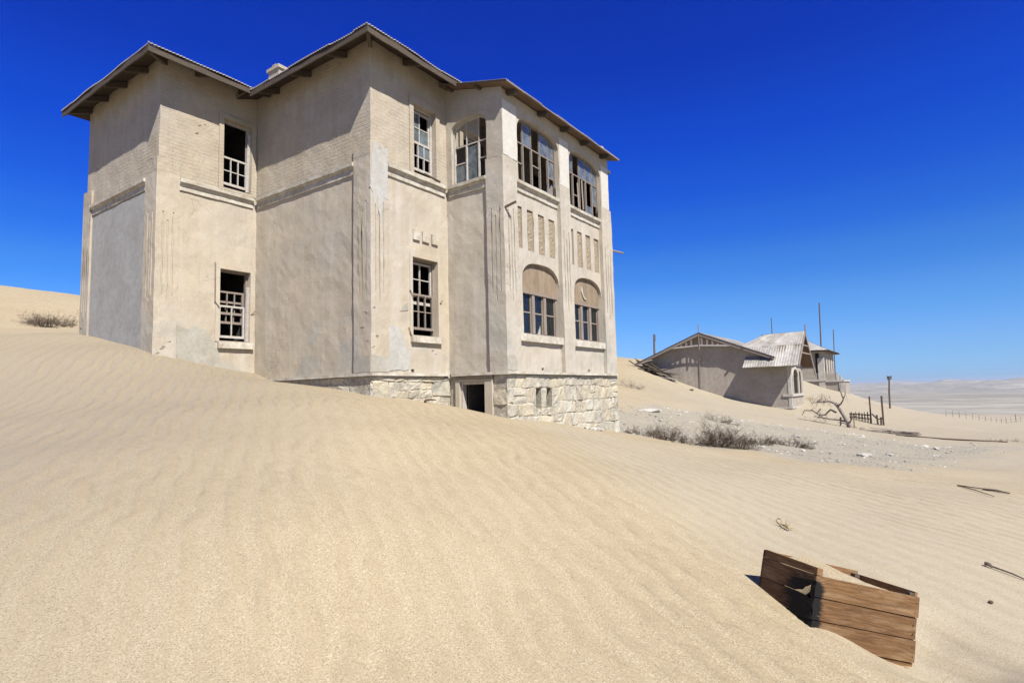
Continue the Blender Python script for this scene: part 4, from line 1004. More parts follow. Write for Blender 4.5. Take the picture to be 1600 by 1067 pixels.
# main roof: iron sheets side by side on both slopes
def iron_sheets(parent, e0, e1, r0, r1, n, rows, thick=.03, mat='far_iron'):
    """quad roof slope from eave e0-e1 to ridge r0-r1, n sheets across, rows laps"""
    e0, e1, r0, r1 = map(Vector, (e0, e1, r0, r1)); nrm = (e1-e0).cross(r0-e0).normalized()
    if nrm.z < 0: nrm = -nrm
    P = lambda s, t: (e0.lerp(e1, s)).lerp(r0.lerp(r1, s), t)
    for r in range(rows):
        for k in range(n):
            s0, s1 = k/n, (k+1)/n; t0, t1 = r/rows-(.015 if r else 0), (r+1)/rows
            lift = .012*(k % 2)+.02*(rows-1-r)*0+.018*r+rs.uniform(0, .012)
            q = [P(s0, t0), P(s1, t0), P(s1, t1), P(s0, t1)]
            mb = MB(); 
            m_ = 6; lo = []; hi = []
            for i in range(m_+1):
                x = i/m_; w_ = .009*math.cos(x*math.pi*6)
                lo.append(q[0].lerp(q[1], x)+nrm*(lift+w_)); hi.append(q[3].lerp(q[2], x)+nrm*(lift+w_))
            for i in range(m_): mb.quad(lo[i], lo[i+1], hi[i+1], hi[i])
            mb.poly([q[0]+nrm*lift, q[1]+nrm*lift, q[1]+nrm*(lift-thick), q[0]+nrm*(lift-thick)])
            mb.build('roof_sheet', M[mat], parent)
mb = MB()
for v0, v1 in ((8.85, 14.04), (14.04, 19.2)):
    z0, z1 = roof_z(v0), roof_z(v1)
    mb.prism([(44.50, v0, z0-.05), (54.5, v0, z0-.05), (54.5, v1, z1-.05), (44.50, v1, z1-.05)], (0, 0, .04))
rfg = mb.build('roof', M['soffit'], GH)
iron_sheets(rfg, (44.40, 8.78, roof_z(8.78)+.02), (54.5, 8.78, roof_z(8.78)+.02), (44.40, 14.04, roof_z(14.04)+.02), (54.5, 14.04, roof_z(14.04)+.02), 12, 2)
iron_sheets(rfg, (44.40, 19.3, roof_z(19.3)+.02), (54.5, 19.3, roof_z(19.3)+.02), (44.40, 14.04, roof_z(14.04)+.02), (54.5, 14.04, roof_z(14.04)+.02), 12, 2)
def part(name, mat, parent, *bars):
    mb = MB()
    for a, b, w, h in bars: mb.bar(a, b, w, h)
    return mb.build(name, M[mat], parent)
part('barge_board', 'grey_timber', GH, ((44.47, 8.8, roof_z(8.8)-.10), (44.47, 14.04, roof_z(14.04)-.10), .05, .2)); part('barge_board', 'grey_timber', GH, ((44.47, 19.2, roof_z(19.2)-.10), (44.47, 14.04, roof_z(14.04)-.10), .05, .2))
part('gable_tie', 'white_paint', GH, ((44.49, 10.9, 2.96), (44.49, 14.04, 3.18), .07, .10), ((44.49, 14.04, 3.18), (44.49, 16.4, 3.08), .07, .10))
for k in range(13):
    v = 11.45+.40*k
    if abs(v-14.04) > .18 and k not in (2, 7): part('gable_slat', 'grey_timber', GH, ((44.49, v, 3.05), (44.49, v, max(3.12, roof_z(v)-.17)), .13, .03))
part('finial', 'grey_timber', GH, ((44.45, 14.04, 2.86), (44.45, 14.04, 4.80), .055, .055))
part('downpipe', 'grey_timber', GH, ((44.93, 14.25, -.6), (44.93, 14.20, 2.4), .04, .04))
part('rafter', 'rough_timber', GH, ((44.3, 9.0, 2.0), (45.0, 9.0, 2.0), .1, .14)); part('rafter', 'rough_timber', GH, ((44.3, 10.9, 2.75), (45.0, 10.9, 2.75), .1, .14))
# porch roof: steep cross gable
mb = MB()
mb.prism([(43.98, 7.25, 1.31), (43.98, 10.75, 1.31), (46.02, 10.75, 2.80), (46.02, 11.7, 2.80), (47.35, 10.0, 3.78), (47.35, 7.25, 3.82)], (-.02, 0, .04)); mb.prism([(50.15, 7.25, 1.34), (50.15, 12.4, 1.34), (47.35, 10.2, 3.78), (47.35, 7.25, 3.82)], (.02, 0, .04))
rpg = mb.build('roof', M['soffit'], GH)
iron_sheets(rpg, (43.9, 10.85, 1.33), (43.9, 7.15, 1.33), (46.02, 10.85, 2.88), (46.02, 7.15, 2.88), 7, 1); iron_sheets(rpg, (45.98, 11.75, 2.87), (45.98, 7.15, 2.87), (47.35, 9.98, 3.86), (47.35, 7.15, 3.90), 8, 1); iron_sheets(rpg, (50.25, 12.55, 1.30), (50.25, 7.15, 1.30), (47.35, 10.15, 3.86), (47.35, 7.15, 3.90), 8, 2)
part('barge_board', 'grey_timber', GH, ((43.95, 7.17, 1.30), (47.35, 7.17, 3.80), .05, .22)); part('barge_board', 'grey_timber', GH, ((50.9, 7.17, .75), (47.35, 7.17, 3.80), .05, .22))
part('gable_tie', 'grey_timber', GH, ((45.6, 7.2, 2.28), (49.1, 7.2, 2.28), .06, .09)); part('gable_tie', 'grey_timber', GH, ((46.3, 7.2, 2.85), (48.4, 7.2, 2.85), .06, .09))
part('finial', 'grey_timber', GH, ((47.35, 7.15, 3.6), (47.35, 7.15, 4.40), .08, .08))

# wrecked lean-to at the buried corner of that house
WR = empty('timber_wreckage', (44.4, 17.4, .8), 'collapsed grey boards and beams heaped at the buried corner of the gabled house', 'wreckage')
rw = random.Random(5)
for k in range(24):
    c = Vector((rw.uniform(43.5, 44.9), rw.uniform(15.9, 18.9), 0)); c.z = .25+(c.y-15.5)*.36+rw.uniform(-.1, .75)
    d = Vector((rw.uniform(-.3, .3), 1, rw.uniform(-.35, .75))).normalized()*rw.uniform(.4, 1.3)
    part('broken_board', rw.choice(['rough_timber', 'rough_timber', 'pole', 'dark_boards']), WR, (c-d, c+d, rw.uniform(.08, .26), rw.uniform(.03, .07)))
part('broken_board', 'white_paint', WR, ((43.9, 17.9, 1.15), (43.9, 15.75, .62), .5, .04)); part('broken_board', 'white_paint', WR, ((43.9, 18.6, 2.0), (44.1, 17.7, 2.25), .3, .04))
part('post', 'far_trim', WR, ((43.9, 15.95, -.1), (43.9, 15.95, .62), .2, .2)); part('post', 'white_paint', WR, ((43.8, 16.45, .2), (43.8, 16.45, .9), .12, .12))
part('broken_board', 'pole', WR, ((44.0, 19.0, 1.9), (44.0, 19.6, 2.3), .12, .08))

# ------------------------------------------------------------------ the third house
TH = empty('hipped_house', (69.0, 10.0, -.5), 'distant two storey grey house with pale hipped roof and corner balcony, behind the gabled house', 'house')
FA_, FB_ = Face('A', 65.0), Face('B', 8.45)
mb = MB(); wall(mb, FA_, 8.45, 14.5, -2, 3.5, [dict(s0=8.72, s1=9.12, z0=1.1, z1=3.1, deep=.25, back=True)], step=1); wall(mb, FB_, 65.0, 73.3, -2, 3.5, [dict(s0=66.3+1.75*k, s1=67.2+1.75*k, z0=.75, z1=2.5, deep=.09) for k in range(4)], step=1)
mb.box(73.1, 73.3, 8.5, 14.5, -2, 3.5); mb.box(65.05, 73.1, 14.3, 14.5, -2, 3.5); mb.build('wall', M['far_plaster'], TH, wobble=.02)
for k in range(4): far_window(TH, FB_, 66.31+1.75*k, 67.19+1.75*k, .76, 2.49, 2, (1.9,))
far_window(TH, FA_, 8.73, 9.11, 1.12, 3.08, 1, (2.4,), .1)
for k in range(4):
    mb = MB()
    if k == 3: mb.box(64.93, 65.5, 8.35, 8.9, -2, 2.6)
    else: FB_.box(mb, 67.35+1.75*k, 67.9+1.75*k, .5, 2.6, 0, .06)
    mb.build('corner_pilaster', M['far_trim'], TH)
mb = MB(); FA_.box(mb, 8.4, 14.5, .30, .48, -.02, .12); mb.build('string_course', M['far_trim'], TH)
mb = MB(); wall(mb, Face('A', 65.05), 6.8, 8.45, -2.5, .22, step=.8); wall(mb, Face('B', 6.8), 65.05, 70.4, -2.5, .22, step=.8); mb.box(70.2, 70.4, 6.85, 8.4, -2.5, .2); bw_ = mb.build('balcony_base', M['far_plaster'], TH, wobble=.02)
mb = MB(); Face('A', 65.05).box(mb, 6.7, 8.45, .22, .38, -5.4, .12); Face('A', 65.03).box(mb, 6.75, 7.15, -2.5, .22, -.3, .05); mb.build('balcony_floor', M['far_trim'], TH)
mb = MB(); mb.box(65.1, 65.25, 7.3, 8.4, .38, .98); mb.box(65.25, 66.6, 7.0, 7.15, .38, .80); mb.build('balcony_parapet', M['far_plaster'], TH)
part('balcony_rail', 'far_trim', TH, ((65.15, 7.25, .98), (65.15, 8.4, 1.16), .1, .1)); part('balcony_post', 'far_trim', TH, ((65.15, 7.3, .38), (65.15, 7.3, 1.1), .16, .16))
E0, E1, E2, E3 = (64.4, 7.85, 3.36), (74.0, 7.85, 3.36), (74.0, 15.1, 3.36), (64.4, 15.1, 3.36); R0, R1 = (68.4, 11.1, 5.05), (70.0, 11.9, 5.05)
mb = MB(); dn = lambda p: (p[0], p[1], p[2]-.06)
for f in ((E0, E1, R1, R0), (E1, E2, R1), (E2, E3, R0, R1), (E3, E0, R0)): mb.poly([dn(p) for p in f])
mb.poly([dn(dn(p)) for p in (E0, E1, E2, E3)]); rth = mb.build('roof', M['soffit'], TH)
iron_sheets(rth, E3, E0, R0, (68.41, 11.1, 5.05), 9, 2); iron_sheets(rth, E0, E1, R0, R1, 9, 2); iron_sheets(rth, E1, E2, R1, (70.0, 11.91, 5.05), 8, 2)

# ------------------------------------------------------------------ poles and masts
def gp(u, v, dz=0.0): return Vector((u, v, gz(u, v)+dz))
def pole(name, label, base, top, r, mat='pole', arms=()):
    t = empty(name, base, label, 'pole', None)
    mb = MB(); b = Vector(base); q = Vector(top); m = b.lerp(q, .5)+Vector((0, .02, 0))
    mb.tube([b-Vector((0, 0, .5)), m, q], [r, r*.9, r*.75], 8); mb.build('shaft', M[mat], t)
    for h, l in arms:
        p = b.lerp(q, h); mb = MB(); mb.bar(p+Vector((.1, -l/2, 0)), p+Vector((.1, l/2, 0)), .09, .11); ar = mb.build('crossarm', M[mat], t)
        for s in (-.42, .42): mb = MB(); mb.tube([p+Vector((.1, s*l, .04)), p+Vector((.1, s*l, .11))], .03, 6); mb.build('insulator', M['rust'], ar)
    return t
pole('telegraph_pole', 'short telegraph pole with stub crossarms standing alone before the far plain', gp(56.5, 2.75), gp(56.5, 2.62, 2.62), .075, arms=((.97, .34), (.91, .28)))
pole('mast', 'tallest thin mast rising beside the hipped roof of the distant house', gp(89.2, 11.8), (89.26, 11.51, 11.1), .11)
pole('mast', 'leaning thin pole at the far right end of the distant hipped roof', gp(94.4, 10.9), (94.4, 10.63, 7.7), .08)
pole('mast', 'short thin pole peeping over the pale porch roof ridge', gp(78.4, 15.6), (78.47, 15.59, 8.42), .07)
pole('utility_pole', 'dark pole with tiny pegs standing left of the gable behind the dune', gp(55.8, 22.1), (55.8, 22.06, 5.40), .11, arms=((.93, .2), (.85, .2), (.77, .2)))

# ------------------------------------------------------------------ gate posts, picket fence, wire fence
def post(name, label, u, v, h, r, mat='rust', lean=(0, 0)):
    b = gp(u, v); mb = MB(); mb.bar(b-Vector((0, 0, .4)), b+Vector((lean[0], lean[1], h)), r*2, r*2, up=(1, 0, 0)); mb.bar(b+Vector((lean[0]*.98, lean[1]*.98, h-.03)), b+Vector((lean[0], lean[1], h+.02)), r*2.5, r*2.5, up=(1, 0, 0))
    return tag(mb.build(name, M[mat], None), label, 'post')
post('gate_post', 'tall rusty post at the end of the sagging picket fence', 45.0, 3.28, 1.72, .042)
post('gate_post', 'tall rusty post beside the short stumps, right of the picket fence', 44.6, 2.58, 1.86, .05)
post('fence_stump', 'short brown stump leaning left of the taller right gate post', 44.5, 2.86, .62, .05, 'rough_timber', (0, .05))
post('fence_stump', 'stubby brown stake touching the foot of the right gate post', 44.5, 2.72, .50, .05, 'rough_timber', (0, -.03))
post('marker_stake', 'yellowish stake standing right of the dead tree trunk', 40.5, 3.83, .55, .035, 'straw')
PF = empty('picket_fence', gp(45.5, 3.9), 'sagging dark picket fence half sunk in sand behind the dead tree', 'fence')
for k in range(15):
    v = 4.50-.083*k; b = gp(45.6-.04*k, v); h = .42+.08*math.sin(k*2.1)+.03*k*.6
    part('picket', 'rough_timber', PF, (b-Vector((0, 0, .15)), b+Vector((.02*math.sin(k*5), .03*math.sin(k*3), h)), .05, .02))
b0, b1 = gp(45.62, 4.55, .34), gp(45.0, 3.3, .52); part('rail', 'rough_timber', PF, (b0, b1, .05, .07)); part('rail', 'rough_timber', PF, (b0+Vector((0, 0, -.2)), b1+Vector((0, 0, -.25)), .05, .06))
part('hanging_rail', 'grey_timber', PF, (gp(44.95, 3.2, .62), gp(44.7, 2.9, .34), .06, .06)); part('hanging_rail', 'grey_timber', PF, (gp(44.7, 2.9, .34), gp(44.6, 2.62, .42), .06, .06))
WF = empty('wire_fence', gp(70, -5), 'long row of thin fence posts crossing the sand before the far plain', 'fence')
for k in range(19):
    t = k/18; u = 58+26*t; v = -.9-8.6*t; b = gp(u, v); h = .55+.25*(k in (12, 14))
    part('post', 'far_plaster', WF, (b-Vector((0, 0, .3)), b+Vector((.03*math.sin(k*4), .05*math.sin(k*7), h)), .035 if k not in (12, 14) else .08, .035))
for h in (.35, .6):
    mb = MB(); mb.tube([gp(58+26*k/18, -.9-8.6*k/18, h) for k in range(19)], .006, 3); mb.build('wire', M['rust'], WF)

# ------------------------------------------------------------------ dead plants
def grow(mb, rnd, p, d, length, r, depth, spread, kink=.35, up=.0):
    n = 3; pts = [p]; dd = d.copy(); rad = [r]
    for i in range(n):
        dd = (dd + Vector((rnd.gauss(0, kink), rnd.gauss(0, kink), rnd.gauss(up, kink)))*.5).normalized()
        p = p + dd*(length/n); pts.append(p); rad.append(r*(1-.25*(i+1)))
    mb.tube(pts, rad, 3 if r < .012 else 5)
    if depth:
        for k in range(rnd.randint(2, 4)):
            i = rnd.randint(1, n); q = pts[i]
            nd = (dd + Vector((rnd.gauss(0, spread), rnd.gauss(0, spread), rnd.gauss(up, spread*.7)))).normalized()
            grow(mb, rnd, q, nd, length*rnd.uniform(.5, .8), max(.0025, r*.55), depth-1, spread, kink, up)
def shrub(name, label, u, v, rx, ry, h, stems, seed, depth=3, mat='grey_twig', group=None, lean=(0, 0), r=.010):
    rnd = random.Random(seed); b = gp(u, v); mb = MB(); h = h*.66; r = r*.85
    for k in range(int(stems*1.5)):
        a = rnd.uniform(0, 6.283); q = math.sqrt(rnd.random())*.55
        base = gp(u+math.cos(a)*q*rx, v+math.sin(a)*q*ry, -.03)
        d = Vector((math.cos(a)*rx*.9+lean[0], math.sin(a)*ry*.9+lean[1], h*rnd.uniform(.6, 1.3))).normalized()
        grow(mb, rnd, base, d, h*rnd.uniform(.55, 1.0), r*rnd.uniform(.7, 1.2), depth, .75, .5, .05)
    o = mb.build(name, M[mat], None)
    return tag(o, label, 'shrub', group)
G = 'dead shrubs along the foot of the dune'
shrub('dead_shrub', 'low dead scrub straggling at the right corner of the stone base', 16.4, 7.0, .55, .8, .32, 26, 1, group=G)
shrub('dead_shrub', 'dense dead shrub just right of the stone base, second from the house', 15.5, 5.98, .4, .42, .52, 34, 2, group=G)
shrub('dead_shrub', 'thin grey shrub between the denser dead shrubs at the dune edge', 15.7, 5.35, .4, .35, .32, 14, 3, group=G)
shrub('dead_shrub', 'tallest upright dead shrub with fan shaped branches at the dune edge', 16.0, 4.66, .38, .45, .66, 44, 4, group=G, r=.013)
shrub('dead_shrub', 'rounded dense dead shrub right of the tallest one', 15.9, 4.12, .34, .30, .50, 34, 5, group=G)
shrub('dead_shrub', 'purple grey dead bush standing alone on the gravel beside white stones', 18.9, 4.35, .5, .55, .42, 34, 6, group=G)
shrub('dead_shrub', 'dark low dead bush furthest right on the gravel flat', 20.0, 3.62, .5, .85, .40, 40, 7, group=G)
shrub('dead_shrub', 'small windswept dead shrub alone in the middle of the gravel', 23.0, 6.7, .35, .9, .40, 16, 8, group=G, lean=(0, -.5))
shrub('dead_shrub', 'pale sparse dead shrub on the dune slope right of the house', 26.9, 11.9, .5, .6, .5, 18, 9, group=G, mat='grey_timber')
shrub('dead_shrub', 'olive scrub clump at the foot of the porch of the gabled house', 52.0, 7.6, .5, 1.2, .55, 20, 11, mat='straw')
shrub('dead_shrub', 'wide flattened dead bush on the dune left of the house', 7.15, 24.5, .9, 1.5, .60, 70, 10, r=.014, lean=(.2, .5))
shrub('dead_shrub', 'brown dead scrub streaks on the sand at the far right', 36.2, -2.8, .3, 1.3, .25, 22, 12)
shrub('dead_shrub', 'tiny dry twigs left of the yellow stake under the dead tree', 40.2, 3.6, .3, .5, .3, 10, 13, depth=2)
shrub('dry_brush', 'loose twigs lying along the sand below the porch corner', 42.2, 6.9, .2, 1.4, .18, 14, 14, depth=2)

# fallen dead tree
DT = empty('dead_tree', gp(40.0, 4.0), 'leaning bleached dead tree with bare crooked branches beside the picket fence', 'tree')
tb = gp(40.0, 4.0); e_x = Vector((.095, -.995, 0))
def tp(px, py, off=0.0): return tb + e_x*((px-1328)*.0442) + Vector((off, 0, (668-py)*.0442))
def limb(name, pts, r0, r1, n=7):
    mb = MB(); m_ = len(pts); P = [tp(x, y, o) for x, y, o in pts]; Q = []
    for a, b in zip(P, P[1:]):
        for i in range(4): Q.append(a.lerp(b, i/4)+Vector(mnoise.noise_vector((a.lerp(b, i/4))*1.9))*.06*(1 if i else .3))
    Q.append(P[-1]); k = len(Q); mb.tube(Q, [r0+(r1-r0)*i/(k-1) for i in range(k)], n); return mb.build(name, M['dead_wood'], DT, smooth=True)
limb('trunk', [(1329, 671, 0), (1326, 662, 0), (1321, 650, -.1), (1313, 636, -.1)], .13, .085)
limb('branch', [(1313, 636, -.1), (1305, 633, .1), (1294, 634, .3), (1283, 635, .3)], .07, .018)
limb('branch', [(1315, 639, -.1), (1321, 634, -.3), (1326, 624, -.4), (1327, 609, -.4)], .055, .02)
limb('branch', [(1323, 628, -.4), (1321, 618, -.5), (1322, 609, -.5)], .045, .02)
limb('branch', [(1313, 648, 0), (1306, 644, .2), (1299, 651, .4), (1291, 652, .5), (1282, 645, .6), (1273, 645, .6), (1269, 652, .6)], .06, .018)
limb('branch', [(1294, 643, .3), (1291, 646, .3), (1289, 650, .3)], .05, .02)
limb('branch', [(1301, 634, .1), (1300, 628, .2), (1297, 622, .2)], .03, .01); limb('branch', [(1290, 634, .2), (1296, 627, .2), (1297, 621, .2)], .03, .01)
limb('branch', [(1324, 660, 0), (1313, 658, .3), (1298, 656, .4), (1284, 654, .4)], .06, .02); limb('branch', [(1327, 662, 0), (1332, 654, -.3), (1338, 652, -.4)], .05, .02)
limb('branch', [(1318, 655, 0), (1317, 663, .3), (1315, 668, .4)], .06, .03); limb('branch', [(1326, 668, 0), (1322, 664, .5), (1312, 662, .7)], .06, .02)
rt = random.Random(3); mb = MB()
for k in range(60):
    x, y = rt.choice([(1285, 635), (1292, 634), (1300, 633), (1308, 634), (1280, 646), (1295, 652), (1300, 656), (1290, 655), (1326, 626)])
    grow(mb, rt, tp(x, y, rt.uniform(0, .4)), Vector((rt.gauss(0, 1), rt.gauss(0, 1), rt.gauss(.2, .7))).normalized(), rt.uniform(.2, .5), .012, 1, .8)
mb.build('twigs', M['dead_wood'], DT)

# ------------------------------------------------------------------ debris
TPILE = empty('timber_pile', gp(39.5, 1.9), 'pile of grey broken planks lying on the sand right of the gate posts', 'debris')
rd = random.Random(12)
for k in range(17):
    c = gp(39.3+rd.uniform(-.5, .6), 1.85+rd.uniform(-.85, .95), .03+.016*k*rd.random()); d = Vector((rd.uniform(-.6, .6), -1, rd.uniform(-.16, .05))).normalized()*rd.uniform(.25, .8)
    part('plank', rd.choice(['grey_timber', 'rough_timber', 'white_paint', 'grey_timber']), TPILE, (c-d, c+d, rd.uniform(.06, .16), .03))
mb = MB(); P = [gp(u, v, .03) for u, v in ((36.6, 1.6), (34.0, 1.15), (31.2, .55), (30.3, -.3), (30.1, -1.3), (29.8, -2.3))]
mb.tube(P, .035, 6); tag(mb.build('pipe', M['rust'], None), 'long dark pipe lying along the far edge of the gravel flat', 'pipe')
def sticks(name, label, cat, segs, mat):
    mb = MB()
    for a, b, r in segs: 
        m = a.lerp(b, .5)+Vector((0, 0, .01)); mb.tube([a, m, b], [r, r*.9, r*.5], 6)
    return tag(mb.build(name, M[mat], None), label, cat)
sticks('dry_twigs', 'two thin dry sticks forming a narrow wedge on the sand at right', 'sticks', [(gp(13.3, -.28, .02), gp(12.95, -.95, .03), .010), (gp(13.3, -.28, .02), gp(12.25, -.72, .02), .009), (gp(13.1, -.62, .03), gp(13.0, -.97, .03), .02)], 'rough_timber')
sticks('buried_stick', 'dark knobbed stick poking out of the sand at the right edge', 'stick', [(gp(7.22, -.32, .05), gp(7.0, -.66, .02), .009), (gp(7.225, -.31, .055), gp(7.19, -.36, .045), .02)], 'pole')
sticks('buried_stick', 'dark twig end just entering at the right edge beyond the wedge of sticks', 'stick', [(gp(12.0, -1.25, .02), gp(11.9, -1.5, .02), .018)], 'pole')
sticks('debris_stick', 'small dark splinter lying on the dune below the stone base', 'stick', [(gp(9.0, 8.62, .03), gp(8.9, 8.50, .05), .03), (gp(8.98, 8.6, .06), gp(9.15, 8.45, .10), .02)], 'rust')
# straw sprig
sp = random.Random(8); mb = MB(); b = gp(7.02, 1.40, .012)
mb.tube([gp(7.28, 1.52, .015), gp(7.16, 1.46, .05), gp(7.05, 1.41, .02)], [.006, .006, .005], 4)
for k in range(16):
    a = gp(7.06-.012*k*.6, 1.43-.012*k*.5, .015); mb.tube([a, a+Vector((sp.gauss(0, .03), sp.gauss(-.01, .03), abs(sp.gauss(.015, .02))))], [.007, .003], 4)
tag(mb.build('straw_sprig', M['straw'], None), 'small pale straw sprig with a dark stem lying upslope of the crate', 'sprig')
def grass(label, u, v, n, h, seed):
    r = random.Random(seed); mb = MB()
    for k in range(n):
        a = gp(u+r.uniform(-.04, .04), v+r.uniform(-.05, .05), -.01); d = Vector((r.gauss(0, .35), r.gauss(0, .35), 1)).normalized()
        mb.tube([a, a+d*h*.5, a+d*h+Vector((r.gauss(0, .03), r.gauss(0, .03), -.01))], [.0022, .002, .001], 3)
    tag(mb.build('dry_grass', M['straw'], None), label, 'grass blades')
# stones
def rock_mesh(seed, s, squash=.6):
    import bmesh
    bm = bmesh.new(); bmesh.ops.create_icosphere(bm, subdivisions=1, radius=1.0)
    r = random.Random(seed); ax = (r.uniform(.7, 1.3), r.uniform(.7, 1.3), squash*r.uniform(.7, 1.2))
    for v in bm.verts:
        q = v.co*(1+.35*mnoise.noise(v.co*1.3+Vector((seed*3.1, 0, 0)))+r.uniform(-.1, .1)); v.co = Vector((q.x*ax[0], q.y*ax[1], q.z*ax[2]))*s
    me = bpy.data.meshes.new('rock'); bm.to_mesh(me); bm.free(); return me
ROCKS = []
for k in range(7):
    me = rock_mesh(k, 1.0); me.materials.append(M['white_rock']); ROCKS.append(me)
def rock(u, v, s, label, group=None, rot=0.0, mat=None, sink=.25, long=1.0):
    o = bpy.data.objects.new('rock', ROCKS[int(abs(u*7+v*13)) % 7]); C.objects.link(o); o.location = gp(u, v, s*(.35-sink)); o.scale = (s, s*long, s); o.rotation_euler = (0, 0, rot)
    if mat:
        o.data = o.data.copy(); o.data.materials.clear(); o.data.materials.append(M[mat])
    return tag(o, label, 'rock', group)
rock(20.2, 1.72, .17, 'largest white rock lying alone on the right of the gravel flat', rot=.4)
rock(18.2, 5.0, .16, 'white rock touching the purple grey bush on the gravel'); rock(22.0, 9.0, .13, 'pale flat slab beside the right corner of the house, long and thin', long=3.6, rot=.5)
rr = random.Random(77); GR = 'pale stones scattered over the gravel flat'; n = 0; tries = 0
spots = [(21.5, 3.3), (21.9, 3.5), (24.8, 5.2), (24.3, 6.2), (26.4, 4.4), (23.6, 8.2), (22.6, 7.9), (21.3, 7.4), (20.2, 6.5), (19.3, 5.6), (19.8, 5.2), (18.2, 6.1), (17.6, 6.6), (17.2, 7.4), (28.2, 3.0), (28.4, 2.6), (27.9, 2.3), (27.2, 1.5), (26.9, 1.0), (26.5, .5), (26.0, -.2), (25.6, -.6), (24.8, -.3), (23.6, .1), (19.2, 2.6), (18.5, 3.1), (22.7, 4.6), (23.1, 4.1), (20.6, 7.9), (25.3, 3.0), (17.9, 4.0), (21.1, 5.6), (24.0, 2.0), (22.4, 1.1)]
for u, v in spots:
    u += rr.uniform(-.2, .2); v += rr.uniform(-.2, .2)
    rock(u, v, rr.uniform(.05, .12), 'small pale stone lying on the grey gravel flat right of the house', GR, rr.uniform(0, 3), long=rr.uniform(.8, 1.8))
rock(6.22, -.28, .028, 'single dark pebble on bare sand right of the crate', mat='rust', sink=.1)
rock(42.6, 14.2, .16, 'dark clod on the dune slope below the gabled house', mat='rough_timber', sink=.1)
# gravel: far too many to count
CHIPS = []; gm = MB(); rg = random.Random(4); GP = np.array(GRAVEL); k = 0
us = np.array([rg.uniform(14.4, 29.3) for _ in range(9000)]); vs_ = np.array([rg.uniform(-2.6, 10.5) for _ in range(9000)])
ok = poly_sdf(us, vs_, GRAVEL) > np.array([rg.uniform(-.5, .8) for _ in range(9000)]); us = us[ok]; vs_ = vs_[ok]; zs_ = ground(us, vs_)
for u, v, z in zip(us, vs_, zs_):
    s = .012*math.exp(rg.gauss(0, .6)); a = rg.uniform(0, 6.28); c_, s_ = math.cos(a)*s, math.sin(a)*s
    gm.add([(u+c_*1.2, v+s_*1.2, z), (u-s_, v+c_, z), (u-c_, v-s_, z), (u+s_*1.1, v-c_*1.1, z), (u+c_*.2, v-s_*.2, z+s*rg.uniform(.4, .8))], [(0, 1, 4), (1, 2, 4), (2, 3, 4), (3, 0, 4)])
for k in range(900):
    if k < 480:
        t_ = rg.random(); i_ = min(5, int(t_*6)); e_ = [(22.6, 9.6), (24.0, 7.6), (26.0, 5.4), (28.6, 3.2), (27.4, 1.4), (26.2, -.3), (27.6, -1.8)]; f_ = t_*6-i_
        u = e_[i_][0]*(1-f_)+e_[i_+1][0]*f_+rg.gauss(0, .5); v = e_[i_][1]*(1-f_)+e_[i_+1][1]*f_+rg.gauss(0, .25)
    else: u = rg.uniform(15.5, 27); v = rg.uniform(-.5, 9)
    if poly_sdf(np.array([u]), np.array([v]), GRAVEL)[0] < -.4: continue
    CHIPS.append((u, v))
wm = MB()
for (u, v), z in zip(CHIPS, ground(np.array([c_[0] for c_ in CHIPS]), np.array([c_[1] for c_ in CHIPS]))):
    s = .015*math.exp(rg.gauss(0, .6)); a = rg.uniform(0, 6.28); c_, s_ = math.cos(a)*s, math.sin(a)*s
    wm.add([(u+c_*1.4, v+s_*1.4, z), (u-s_, v+c_, z), (u-c_*1.2, v-s_*1.2, z), (u+s_, v-c_, z), (u+c_*.5-s_*.3, v+s_*.5, z+s*.6), (u-c_*.5, v-s_*.5+c_*.3, z+s*.5)], [(0, 1, 4), (1, 2, 5), (1, 5, 4), (2, 3, 5), (3, 0, 4), (3, 4, 5)])
tag(wm.build('stone_chips', M['white_rock'], None), 'pale stone chips strewn over the gravel and thick along its far edge', kind='stuff')
tag(gm.build('gravel', M['gravel'], None), 'loose grey gravel strewn over the flat beside the house', kind='stuff')
# fallen stones and chips along the base
rb = random.Random(31)
for k in range(9):
    u = 15.2+rb.uniform(-1.6, 2.2); v = 7.55+rb.uniform(-.25, .1) if u < 16.3 else 7.6+rb.uniform(-.6, .5)
    rock(u, v, rb.uniform(.06, .14), 'pale stone fallen from the wall at the foot of the stone base', 'stones fallen along the base of the big house', rb.uniform(0, 3))

# ------------------------------------------------------------------ the wooden crate
CR = bpy.data.objects.new('wooden_crate', None); C.objects.link(CR); tag(CR, 'weathered brown wooden crate, sand filled and tilted, with one burnt corner', 'crate')
CX, CY, CZ = Vector((.703, -.660, -.263)), Vector((.673, .738, -.051)), Vector((.228, -.141, .963))
O_ = Vector((4.644, .733, -1.320)); CW, CDp = .862, .604
mt = Matrix.Identity(4)
for i in range(3): mt[i][0] = CX[i]; mt[i][1] = CY[i]; mt[i][2] = CZ[i]; mt[i][3] = O_[i]
CR.matrix_world = mt
def cpart(name, mb, mat='crate'):
    o = mb.build(name, M[mat], None); o.parent = CR; return o
TH_ = .022
rc = random.Random(9)
def ragged(z0, z1, n=5):
    return [(rc.uniform(-.006, .012), z0+(z1-z0)*i/n) for i in range(n+1)]
edges = [0.0, -.147, -.298, -.452, -.60]
for k in range(4):     # long front planks, ends worn ragged at the burnt corner
    z1, z0 = edges[k]-.0035, edges[k+1]+.0035
    P = [(x if k else x*.5, z) for x, z in ragged(z0, z1)] + [(CW-rc.uniform(0, .004), z1+.001), (CW, z0)]
    mb = MB(); mb.prism([(x, (0, .004, .001, .006)[k]+.006*(x/CW)*(k % 2), z) for x, z in P], (0, TH_, 0)); cpart('plank', mb)
ez = [.050, -.002, -.150, -.315, -.47]
